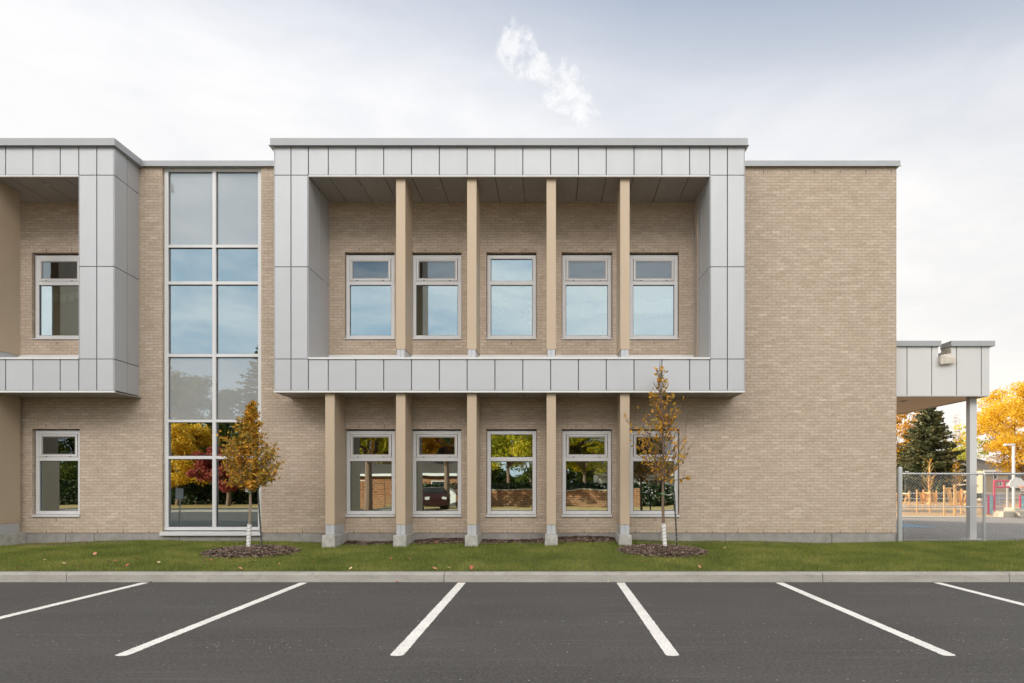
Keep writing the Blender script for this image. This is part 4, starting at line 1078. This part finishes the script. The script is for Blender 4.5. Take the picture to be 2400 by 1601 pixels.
for (a, b), (c, d) in zip(pth[:-1], pth[1:]): mb.hexa([(a, b-.9, YZ-.1), (c, d-.9, YZ-.1), (c, d, YZ-.1), (a, b, YZ-.1), (a, b-.9, YZ+.03), (c, d-.9, YZ+.03), (c, d, YZ+.03), (a, b, YZ+.03)])
tag(mb.build('path', M['stone']), 'pale concrete edging path around the playground', kind='structure')
mb = MB(); mb.hexa([(8, 35.2, YZ), (20, 33, YZ), (20, 33.3, YZ), (8, 35.5, YZ), (8, 35.2, YZ+.18), (20, 33, YZ+.14), (20, 33.3, YZ+.14), (8, 35.5, YZ+.18)])
tag(mb.build('play_edging', M['stone']), 'low pale concrete edging behind the timber frames', 'edging')
mb = MB(); mb.quad((-200, 60, .25), (300, 60, .25), (300, 260, .3), (-200, 260, .3))
tag(mb.build('grass_field', M['ground'], fixn=False), 'grass beyond the playground', kind='structure')

# chain link fence in the foreground
FYc = 16.02
fence = empty('chain_link_fence', (PX(2109, FYc), FYc, .3)); tag(fence, 'galvanised chain link fence joining the brick corner of the school', 'fence')
def fpart(mb, name, mat): return reparent(mb.build(name, mat, None, fixn=False), fence)
zt, zm, zbm = PZ(1110.5, FYc), PZ(1188, FYc), PZ(1266, FYc)
xp0, xp1 = PX(2109, FYc), PX(2306.5, FYc)
for x, r, ztp in ((xp0, .055, PZ(1097, FYc)), (xp1, .03, PZ(1112, FYc)), (xp1+2.45, .03, PZ(1112, FYc)), (xp1+4.9, .03, PZ(1112, FYc))):
    mb = MB(); mb.tube([(x, FYc, .1), (x, FYc, ztp), (x, FYc, ztp+.02), (x, FYc, ztp+.035)], [r, r, r*.8, r*.3], 12); fpart(mb, 'post', M['galv'])
mb = MB(); mb.tube([(xp0, FYc, zt), (xp1+4.9, FYc, zt)], .02, 8); fpart(mb, 'top_rail', M['galv'])
mb = MB(); mb.tube([(xp0, FYc, zm), (xp1, FYc, zm)], .016, 8); fpart(mb, 'middle_rail', M['galv'])
mb = MB(); mb.tube([(xp0, FYc, zbm), (xp1+4.9, FYc, zbm)], .005, 6); mb.tube([(xp0+.12, FYc, zbm), (xp0+.12, FYc, zt)], .006, 6); fpart(mb, 'tension_wire', M['galv'])
def mesh_wires(mb, x0, x1, z0, z1, y, cell, r):
    H = z1-z0
    k = x0-H
    while k < x1:
        for s in (1, -1):
            a = (k, z0) if s == 1 else (k+H, z0); b = (k+H, z1) if s == 1 else (k, z1)
            (ax, az), (bx, bz) = a, b
            # clip in x
            def at(x): return az+(bz-az)*(x-ax)/(bx-ax)
            lo, hi = min(ax, bx), max(ax, bx)
            cx0, cx1 = max(lo, x0), min(hi, x1)
            if cx1-cx0 > .01: mb.tube([(cx0, y+.003*s, at(cx0)), (cx1, y+.003*s, at(cx1))], r, 3, caps=False)
        k += cell
mb = MB(); mesh_wires(mb, xp0+.12, xp1+4.9, zbm, zt+.035, FYc-.028, .066, .0033); fpart(mb, 'chain_mesh', M['galv'])

# far low fence
ff = empty('chain_link_fence', (12, 46, .3)); tag(ff, 'low far chain link fence along the back of the playground', 'fence')
def ffp(mb, name, mat): return reparent(mb.build(name, mat, None, fixn=False), ff)
yF = 44.0; zT = PZ(1156, yF)
x = PX(2080, yF)
while x < PX(2470, yF):
    mb = MB(); mb.tube([(x, yF, YZ), (x, yF, zT)], .03, 6); ffp(mb, 'post', M['galv']); x += 2.4
mb = MB(); mb.tube([(PX(2080, yF), yF, zT), (PX(2470, yF), yF, zT)], .03, 6); mb.tube([(PX(2080, yF), yF, zT-.35), (PX(2470, yF), yF, zT-.35)], .02, 6); ffp(mb, 'rail', M['galv'])
mb = MB(); mesh_wires(mb, PX(2080, yF), PX(2470, yF), YZ+.05, zT, yF, .2, .005); ffp(mb, 'chain_mesh', M['galv'])

# timber climbing frames
def frame(px0, px1, pyb, pyt, d, nbay, seed, label, dy=1.2):
    rd = random.Random(seed); x0, x1 = PX(px0, d), PX(px1, d); zt = PZ(pyt, d)
    root = empty('climbing_frame', ((x0+x1)/2, d, YZ)); tag(root, label, 'climbing frame')
    xs = [(x0+(x1-x0)*i/nbay)*(d+(dy*.5 if i % 2 else 0))/d for i in range(nbay+1)]
    for i, x in enumerate(xs):
        mb = MB(); y = d+(dy if i % 2 else 0)*.5
        mb.tube([(x, y, YZ), (x, y, zt+rd.uniform(0, .05))], .04, 8); reparent(mb.build('post', M['timber'], None, fixn=False), root)
    for i in range(nbay):
        a, b = xs[i], xs[i+1]; ya = d+(dy if i % 2 else 0)*.5; yb = d+(dy if (i+1) % 2 else 0)*.5
        for zz in (zt-.12, YZ+.45): mb = MB(); mb.tube([(a, ya, zz), (b, yb, zz)], .035, 6); reparent(mb.build('rail', M['timber'], None, fixn=False), root)
        for s in range(4):
            mb = MB(); u0 = rd.uniform(0, .5)+.15*s; u1 = u0+rd.uniform(.2, .5)*(1 if i % 2 == 0 else -1)
            u0 = min(1, max(0, u0)); u1 = min(1, max(0, u1))
            mb.tube([(a+(b-a)*u0, ya+(yb-ya)*u0, zt-.12), (a+(b-a)*u1, ya+(yb-ya)*u1, YZ+.45)], .022 if nbay == 1 else .03, 6)
            reparent(mb.build('slat', M['timber'], None, fixn=False), root)
    return root
frame(2092, 2131, 1200, 1152, 35, 2, 1, 'far left low timber climbing frame behind the fence post')
frame(2149, 2195, 1202, 1150, 33, 3, 2, 'low timber climbing frame with crossed slats left of the tall one')
frame(2213, 2237, 1211, 1138, 29, 1, 3, 'tallest timber frame with slanting slats nearest to the fence', 1.2)
frame(2239, 2268, 1208, 1146, 31, 2, 4, 'timber frame half hidden behind the canopy column')

# magenta goal frame with turquoise ends
d = 31.0; root = empty('goal_frame', (PX(2345, d), d, YZ)); tag(root, 'magenta steel goal frame with turquoise end panels and blue bars', 'play frame')
def rp(mb, name, mat, r=None): return reparent(mb.build(name, mat, None, fixn=False), r or root)
xa, xb = PX(2330.5, d), PX(2391, d)
zt = PZ(1127, d)
for x, zz in ((PX(2317, d), PZ(1161, d)), (xa, zt), (xb, PZ(1161, d)), (PX(2425, d), PZ(1161, d))):
    mb = MB(); mb.tube([(x, d, YZ), (x, d, zz)], .045, 8); rp(mb, 'post', M['pink'])
mb = MB(); mb.tube([(xa, d, zt), (PX(2366, d), d, zt)], .04, 8); mb.tube([(xa, d, PZ(1141.5, d)), (PX(2366, d), d, PZ(1141.5, d))], .04, 8); mb.tube([(PX(2353, d), d, zt), (PX(2353, d), d, PZ(1141.5, d))], .035, 8); rp(mb, 'top_bar', M['pink'])
for a, b in ((2318, 2328), (2393, 2404)):
    mb = MB()
    for k in range(4):
        z0_, z1_ = PZ(1204-k*10.7, d), PZ(1204-(k+1)*10.7, d)-.03; mb.box(PX(a, d), PX(b, d), d+.02, d+.05, z0_, z1_)
    rp(mb, 'end_panel', M['teal'])
mb = MB(); k = 2334
while k < 2388: mb.tube([(PX(k, d), d+1, YZ), (PX(k, d), d+1, PZ(1162, d))], .012, 4); k += 3.2
for py in (1162, 1172, 1183, 1193): mb.tube([(xa, d+1, PZ(py, d)), (xb, d+1, PZ(py, d))], .016, 4)
rp(mb, 'bar_panel', M['bluegrid'])
# basketball hoop
d = 34.0; root = empty('basketball_hoop', (PX(2383, d), d+.7, YZ)); tag(root, 'basketball hoop with fan shaped grey backboard and orange rim', 'basketball hoop')
cx = PX(2383.5, d); pts = []
w = PX(2402, d)-PX(2383.5, d); zb_, zt_ = PZ(1143, d), PZ(1119, d)
for k in range(13):
    an = math.pi*k/12; pts.append((cx+w*math.cos(an), zb_+(zt_-zb_)*(.25+.75*math.sin(an))))
mb = MB(); mb.prism([(cx+w*.8, zb_)]+pts+[(cx-w*.8, zb_)], 'y', d, d+.05); rp(mb, 'backboard', M['signwhite'])
mb = MB(); hc = Vector((cx+.15, d-.28, PZ(1141, d))); mb.tube([(hc.x+.2*math.cos(a), hc.y+.2*math.sin(a), hc.z) for a in np.linspace(0, 2*math.pi, 17)], .018, 5); mb.box(hc.x-.05, hc.x+.05, d-.08, d, hc.z-.08, hc.z+.02); rp(mb, 'rim', M['orange'])
mb = MB()
for k in range(10):
    a = 2*math.pi*k/10; b = a+.5
    mb.tube([(hc.x+.2*math.cos(a), hc.y+.2*math.sin(a), hc.z), (hc.x+.11*math.cos(b), hc.y+.11*math.sin(b), hc.z-.22)], .008, 3); mb.tube([(hc.x+.2*math.cos(b), hc.y+.2*math.sin(b), hc.z), (hc.x+.11*math.cos(a), hc.y+.11*math.sin(a), hc.z-.22)], .008, 3)
rp(mb, 'net', M['net'])
mb = MB(); mb.tube([(cx, d+.7, YZ), (cx, d+.7, zb_+.2), (cx, d+.06, zb_+.3)], .05, 8); rp(mb, 'pole', M['galv'])
# lamp post
d = 37.0; root = empty('lamp_post', (PX(2375.5, d), d, YZ)); tag(root, 'slim square lamp post with a short flat arm in front of the yellow tree', 'lamp post')
x = PX(2375.5, d); zt_ = PZ(1040, d)
mb = MB(); mb.box(x-.05, x+.05, d-.05, d+.05, YZ, zt_-.12); rp(mb, 'pole', M['post_paint'])
mb = MB(); mb.box(PX(2354.5, d), x+.05, d-.07, d+.07, zt_-.1, zt_); rp(mb, 'lamp_head', M['post_paint'])
# stone blocks
for (a, b, t, bt, d, l) in ((2352, 2395, 1199, 1213, 27.8, 'long pale limestone block lying on the wood chips'), (2378, 2396, 1191, 1200, 28.4, 'small pale limestone block perched behind the long one'), (2390, 2440, 1197, 1214, 27.5, 'limestone block at the right edge of the picture')):
    mb = MB(); mb.box(PX(a, d), PX(b, d), d, d+.7, YZ if t > 1195 else YZ+.2, PZ(t, d)); tag(mb.build('stone_block', M['stone'], bevel=.03), l, 'stone block')
# houses
def house(label, x0, x1, y0, y1, z0, zw, zr, wmat, wins, ridge='x', door=None):
    root = empty('house', ((x0+x1)/2, (y0+y1)/2, z0)); tag(root, label, 'house')
    mb = MB(); mb.box(x0, x1, y0, y1, z0, zw)
    if ridge == 'y': mb.prism([(x0, zw), (x1, zw), ((x0+x1)/2, zr)], 'y', y0, y1)
    rp(mb, 'wall', wmat, root)
    mb = MB(); e = .4
    if ridge == 'x':
        for s, ya in ((1, y0-e), (-1, y1+e)):
            ym = (y0+y1)/2; mb.hexa([(x0-e, ya, zw-.1), (x1+e, ya, zw-.1), (x1+e, ym, zr), (x0-e, ym, zr), (x0-e, ya, zw+.05), (x1+e, ya, zw+.05), (x1+e, ym, zr+.15), (x0-e, ym, zr+.15)])
    else:
        xm = (x0+x1)/2
        for xa_ in (x0-e, x1+e): mb.hexa([(xa_, y0-e, zw-.15), (xm, y0-e, zr), (xm, y1+e, zr), (xa_, y1+e, zw-.15), (xa_, y0-e, zw), (xm, y0-e, zr+.15), (xm, y1+e, zr+.15), (xa_, y1+e, zw)])
    rp(mb, 'roof', M['shingle'], root)
    ys = y0 if y0 > 0 else y1
    for (a, b, c, dd) in wins:
        mb = MB(); yy = (y0-.06, y0-.0) if y0 > 0 else (y1, y1+.06)
        ring(mb, a, b, c, dd, .07, yy[0], yy[1]); w_ = rp(mb, 'window', M['white'], root)
        mb = MB(); mb.box(a+.07, b-.07, yy[0]+.02, yy[1]-.005, c+.07, dd-.07); o = mb.build('pane', M['darkglass'], w_); o.matrix_parent_inverse = w_.matrix_parent_inverse.inverted() if False else Matrix.Identity(4)
    mb = MB()
    if y0 > 0: mb.box(x0-e, x1+e, y0-e-.03, y0-e, zw-.14, zw+.06)
    else: mb.box(x0-e, x1+e, y1+e, y1+e+.03, zw-.14, zw+.06)
    rp(mb, 'gutter', M['white'], root)
    return root
D = 75
house('low beige house with a dark roof behind the timber frames', PX(2075, D), PX(2232, D), D, D+9, .3, PZ(1137, D), PZ(1108, D), M['stucco'], [(PX(2150, D), PX(2158, D), PZ(1160, D), PZ(1147, D)), (PX(2202, D), PX(2212, D), PZ(1158, D), PZ(1146, D)), (PX(2120, D), PX(2128, D), PZ(1160, D), PZ(1147, D))])
D = 66
house('beige gabled house behind the canopy column', PX(2235, D), PX(2308, D), D, D+8, .3, PZ(1096, D), PZ(1070, D), M['stucco'], [(PX(2245, D), PX(2255, D), PZ(1130, D), PZ(1112, D))], 'y')
D = 58
house('beige house wall under the big yellow tree', PX(2309, D), PX(2362, D), D, D+9, .3, PZ(1103, D), PZ(1075, D), M['stucco'], [(PX(2326, D), PX(2337, D), PZ(1124, D), PZ(1105, D)), (PX(2340, D), PX(2347, D), PZ(1140, D), PZ(1125, D))])
D = 64
house('dark roofed house at the right edge under the yellow tree', PX(2366, D), PX(2470, D), D, D+9, .3, PZ(1140, D), PZ(1085, D), M['stucco'], [])
# far trees at right
D = 50
big_tree('maple_tree', 'large bright yellow maple at the right edge of the picture', (PX(2400, D), D, .3), (PX(2412, D), D, PZ(1003, D)), (3.75, 3.4, 3.35), M['leaf_yellow'], M['bark'], 42000, .085, 21, clumps=150, sizes=(.16, .30))
spruce('dark spruce between the brick corner and the canopy column', (PX(2178, 55), 55, .3), PZ(922, 55)-.3, 3.7, 26000, 3, M['needle'])
D = 70
big_tree('maple_tree', 'orange yellow tree showing left of the spruce', (PX(2115, D), D, .3), (PX(2108, D), D, PZ(1015, D)), (3.2, 2.8, 4.0), M['leaf_amber'], M['bark'], 12000, .14, 22, clumps=50)
D = 62
big_tree('maple_tree', 'thin yellow green tree just left of the canopy column', (PX(2268, D), D, .3), (PX(2266, D), D, PZ(1045, D)), (1.5, 1.5, 2.6), M['leaf_lime'], M['bark'], 2600, .10, 23, clumps=34, sizes=(.25, .45))
D = 80
big_tree('maple_tree', 'bare pale tree with few leaves right of the spruce', (PX(2238, D), D, .3), (PX(2236, D), D, PZ(1050, D)), (2.2, 2, 4.0), M['straw'], M['barkpale'], 900, .08, 24, clumps=40, stems=26, trunk_r=.1)
for (px, d, py, s, l, nl) in ((2175, 36, 1075, 31, 'bare young tree among the timber frames', 60), (2236, 38, 1085, 32, 'bare brown young tree behind the tallest timber frame', 260)):
    rd = random.Random(s); root = empty('young_tree', (PX(px, d), d, YZ)); tag(root, l, 'tree'); mb = MB()
    B = Vector((PX(px, d), d, YZ)); T = Vector((PX(px, d)+.1, d, PZ(py, d))); mb.tube([B, B.lerp(T, .5), T], [.035, .022, .004], 6); tips = []
    for k in range(26):
        t = rd.uniform(.3, .95); p = B.lerp(T, t); an = rd.uniform(0, 6.28); L = (1.1-t)*1.3; q = p+Vector((math.cos(an)*L*.5, math.sin(an)*L*.5, L*.75)); mb.tube([p, p.lerp(q, .5)+Vector((0, 0, -.04)), q], [.012, .008, .003], 4, caps=False); tips += [p.lerp(q, u) for u in (.5, .8, 1)]
    rp(mb, 'trunk', M['timber'] if s == 31 else M['bark'], root)
    rg = np.random.default_rng(s); P = np.array([tuple(tips[i]) for i in rg.integers(0, len(tips), nl)])+rg.normal(size=(nl, 3))*.06
    V, F = leaf_cards(P, .04, rg); reparent(npmesh('crown', V, F, M['leaf_amber']), root)

# ------------------------------------------------------------------ across the lot, behind the camera (seen in the glass)
mb = MB(); mb.quad((-90, -60, .02), (90, -60, .02), (90, -9, .02), (-90, -9, .02)); tag(mb.build('verge', M['verge'], fixn=False), 'leaf strewn verge across the lot, seen mirrored in the glass', kind='structure')
mb = MB(); mb.quad((-90, -14.5, .026), (-8, -15.5, .026), (-8, -12.3, .026), (-90, -11.3, .026)); tag(mb.build('road', M['asphalt'], fixn=False), 'side road across the lot, seen mirrored in the glass', kind='structure')
mb = MB(); mb.box(-60, 60, -9.2, -9.0, -.05, .13); tag(mb.build('far_kerb', M['kerb']), 'kerb along the far side of the lot', kind='structure')
VD = 32.2
def RXp(px, Y): return (px-1289)*(VD-Y)/1600
def RZp(py, Y): return CZ+(1136-py)*(VD-Y)/1600
Y = -18.8
root = empty('garden_wall', (0, Y, 0)); tag(root, 'red brick garden wall across the lot, mirrored in the ground floor windows', 'garden wall')
mb = MB(); mb.box(RXp(1120, Y), RXp(1440, Y), Y-.25, Y, 0, 1.22); mb.box(RXp(815, -17), RXp(900, -17), -17.25, -17, 0, 1.9); mb.box(RXp(1476, Y), RXp(1502, Y), Y-.5, Y, 0, 1.4); rp(mb, 'wall', M['redbrick'], root)
mb = MB(); mb.box(RXp(1120, Y)-.02, RXp(1440, Y)+.02, Y-.3, Y+.04, 1.22, 1.30); rp(mb, 'coping', M['stone'], root)
def hedge(label, x0, x1, y, h, s, n=9000):
    rg = np.random.default_rng(s); P = np.stack([rg.uniform(x0, x1, n), y+rg.uniform(-.5, .5, n), rg.uniform(0, h, n)], 1)
    V, F = leaf_cards(P, .16, rg); o = npmesh('hedge', V, F, M['hedge']); tag(o, label, 'hedge')
hedge('dark hedge behind the garden wall, mirrored in the windows', -12, 22, -21.5, 1.75, 41, 14000)
hedge('dark hedge beyond the side road, mirrored in the curtain wall', -46, -17, -24, 2.0, 42, 14000)
house('low white house beyond the hedge, mirrored in the last ground floor window', 4.5, 15, -38, -30, 0, 2.6, 4.0, M['stucco2'], [(6, 7.4, 1.1, 2.2), (9, 10.6, 1.1, 2.2)])
house('low brick house mirrored in the first two ground floor windows', -19, -6.8, -34, -25, 0, 2.5, 4.1, M['redbrick'], [(-17, -15.5, .9, 2.0), (-10, -8.6, .9, 2.0)])
rg = np.random.default_rng(77); n = 60000; xx = rg.uniform(-75, 75, n); top = 5.5+2.2*np.sin(xx*.23)+1.4*np.sin(xx*.71+1)
P = np.stack([xx, rg.uniform(-52, -46, n), rg.uniform(0, 1, n)**.8*top], 1); V, F = leaf_cards(P, .42, rg)
tag(npmesh('woodland', V, F, M['leaf_green']), 'far belt of dark trees beyond the houses, mirrored in the windows', 'woodland', kind='stuff')
G2 = 'trees across the lot mirrored in the glass'
def mtree(px, Y, pyt, pyb, wpx, mat, n, seed, label, **k):
    d = VD-Y; zt, zb = RZp(pyt, Y), max(RZp(pyb, Y), .9); x = RXp(px, Y); r = wpx/2*d/1600
    big_tree('maple_tree', label, (x, Y, 0), (x, Y, (zt+zb)/2), (r, r*.9, (zt-zb)/2), mat, M['bark'], n, .13, seed, clumps=64, sizes=(.22, .36), group=G2, **k)
mtree(415, -22, 990, 1148, 185, M['leaf_yellow'], 15000, 51, 'yellow tree mirrored at the left of the curtain wall')
mtree(535, -20, 1050, 1150, 150, M['leaf_red'], 10000, 52, 'red tree mirrored in the lower curtain wall')
mtree(460, -30, 880, 1080, 200, M['leaf_green'], 15000, 53, 'tall green tree mirrored above the yellow one in the curtain wall')
mtree(400, -34, 862, 1060, 120, M['leaf_amber'], 9000, 54, 'tall amber tree mirrored high in the curtain wall')
mtree(1046, -13.5, 950, 1068, 220, M['leaf_amber'], 5000, 72, 'big maple with a leaning pale trunk mirrored in the second ground floor window', trunk_r=.2)
mtree(862, -12.5, 930, 1078, 200, M['leaf_lime'], 3500, 73, 'big tree with a dark trunk mirrored in the first ground floor window', trunk_r=.24)
mtree(930, -29, 985, 1110, 190, M['leaf_amber'], 12000, 55, 'amber tree mirrored in the second ground floor window')
mtree(1090, -31, 960, 1105, 170, M['leaf_green'], 12000, 56, 'green tree mirrored between the second and third ground floor windows')
mtree(1245, -40, 985, 1130, 150, M['leaf_green'], 9000, 71, 'dark tree mirrored low behind the middle ground floor window trees')
mtree(1190, -27, 950, 1095, 190, M['leaf_lime'], 15000, 57, 'yellow green tree mirrored in the middle ground floor window')
mtree(1370, -28, 965, 1105, 190, M['leaf_lime'], 14000, 58, 'lime coloured tree mirrored in the fourth ground floor window')
mtree(1545, -30, 975, 1120, 180, M['leaf_green'], 12000, 59, 'dark green tree mirrored in the last ground floor window')
mtree(800, -33, 960, 1120, 170, M['leaf_green'], 12000, 60, 'green tree mirrored in the first ground floor window')
mtree(130, -26, 950, 1120, 200, M['leaf_green'], 12000, 61, 'green tree mirrored in the far left ground floor window')
mtree(700, -30, 930, 1120, 190, M['leaf_amber'], 9000, 62, 'amber tree behind the lot right of the curtain wall reflection')
mtree(1750, -30, 960, 1120, 220, M['leaf_lime'], 9000, 63, 'yellow green tree across the lot beyond the last window')
spruce('tall dark pine mirrored at the right of the curtain wall', (RXp(628, -31), -31, 0), 16.2, 6.0, 30000, 64, M['leaf_green'], 'pine_tree', leaf=.16)
spruce('second pine mirrored beside the tall one in the curtain wall', (RXp(525, -36), -36, 0), 11.5, 4.0, 14000, 65, M['needle'], 'pine_tree', leaf=.18)
# road sign seen from the back in the curtain wall
root = empty('road_sign', (RXp(420, 4.5), 4.5, 0)); tag(root, 'blank white road sign on a thin post, mirrored in the curtain wall', 'sign')
x = RXp(420, 4.5); mb = MB(); mb.box(x-.02, x+.02, 4.48, 4.52, 0, RZp(1144, 4.5)); rp(mb, 'post', M['galv'], root)
mb = MB(); mb.box(x-.16, x+.16, 4.53, 4.535, RZp(1170, 4.5), RZp(1145, 4.5)); rp(mb, 'sign_plate', M['signwhite'], root)
# parked car
def car(label, loc, rz):
    root = empty('parked_car', loc); tag(root, label, 'car'); 
    prof = [(-2.1, .35), (-2.15, .75), (-1.9, .98), (-1.3, 1.02), (-.75, 1.45), (.75, 1.48), (1.55, 1.02), (2.1, .92), (2.15, .35)]
    mb = MB(); mb.prism([(a, b) for a, b in prof], 'x', -.85, .85)
    b = mb.build('body', M['carpaint'], root, bevel=.06, smooth=False)
    mb = MB()
    mb.hexa([(-.72, -1.27, 1.06), (.72, -1.27, 1.06), (.66, -.80, 1.43), (-.66, -.80, 1.43), (-.72, -1.30, 1.08), (.72, -1.30, 1.08), (.66, -.83, 1.45), (-.66, -.83, 1.45)])
    mb.build('windscreen', M['darkglass'], root)
    for s in (-1, 1):
        mb = MB(); mb.prism([(-1.15, 1.04), (-.72, 1.38), (.7, 1.4), (1.35, 1.04)], 'x', s*.852, s*.858); mb.build('side_window', M['darkglass'], root)
        mb = MB(); mb.box(s*.55-.14, s*.55+.14, -2.17, -2.1, .68, .82); mb.build('headlight', M['white'], root)
        for y in (-1.35, 1.3):
            mb = MB(); mb.prism([(y+.33*math.cos(k*math.pi/10), .33+.33*math.sin(k*math.pi/10)) for k in range(20)], 'x', s*.72, s*.90); w = mb.build('wheel', M['tyre'], root)
            mb = MB(); mb.prism([(y+.19*math.cos(k*math.pi/8), .33+.19*math.sin(k*math.pi/8)) for k in range(16)], 'x', s*.90, s*.91); mb.build('rim', M['galv'], w)
    root.rotation_euler = (0, 0, rz)
car('dark maroon car parked across the lot, mirrored in the second ground floor window', (RXp(1012, -14), -14, .02), R(164))
# white garden gate
root = empty('garden_gate', (RXp(1052, -17), -17, 0)); tag(root, 'white arched garden gate mirrored in the second ground floor window', 'gate')
x0g, x1g = RXp(1036, -17), RXp(1068, -17); mb = MB()
pts = [(x0g, .1), (x1g, .1)]+[((x0g+x1g)/2+(x1g-x0g)/2*math.cos(math.pi*k/10), 1.1+.35*math.sin(math.pi*k/10)) for k in range(11)]
mb.prism(pts, 'y', -17.05, -17.0); rp(mb, 'gate_leaf', M['white'], root)
mb = MB()
for xx in (x0g-.1, x1g+.1): mb.box(xx-.07, xx+.07, -17.1, -16.96, 0, 1.35)
rp(mb, 'gate_post', M['redbrick'], root)
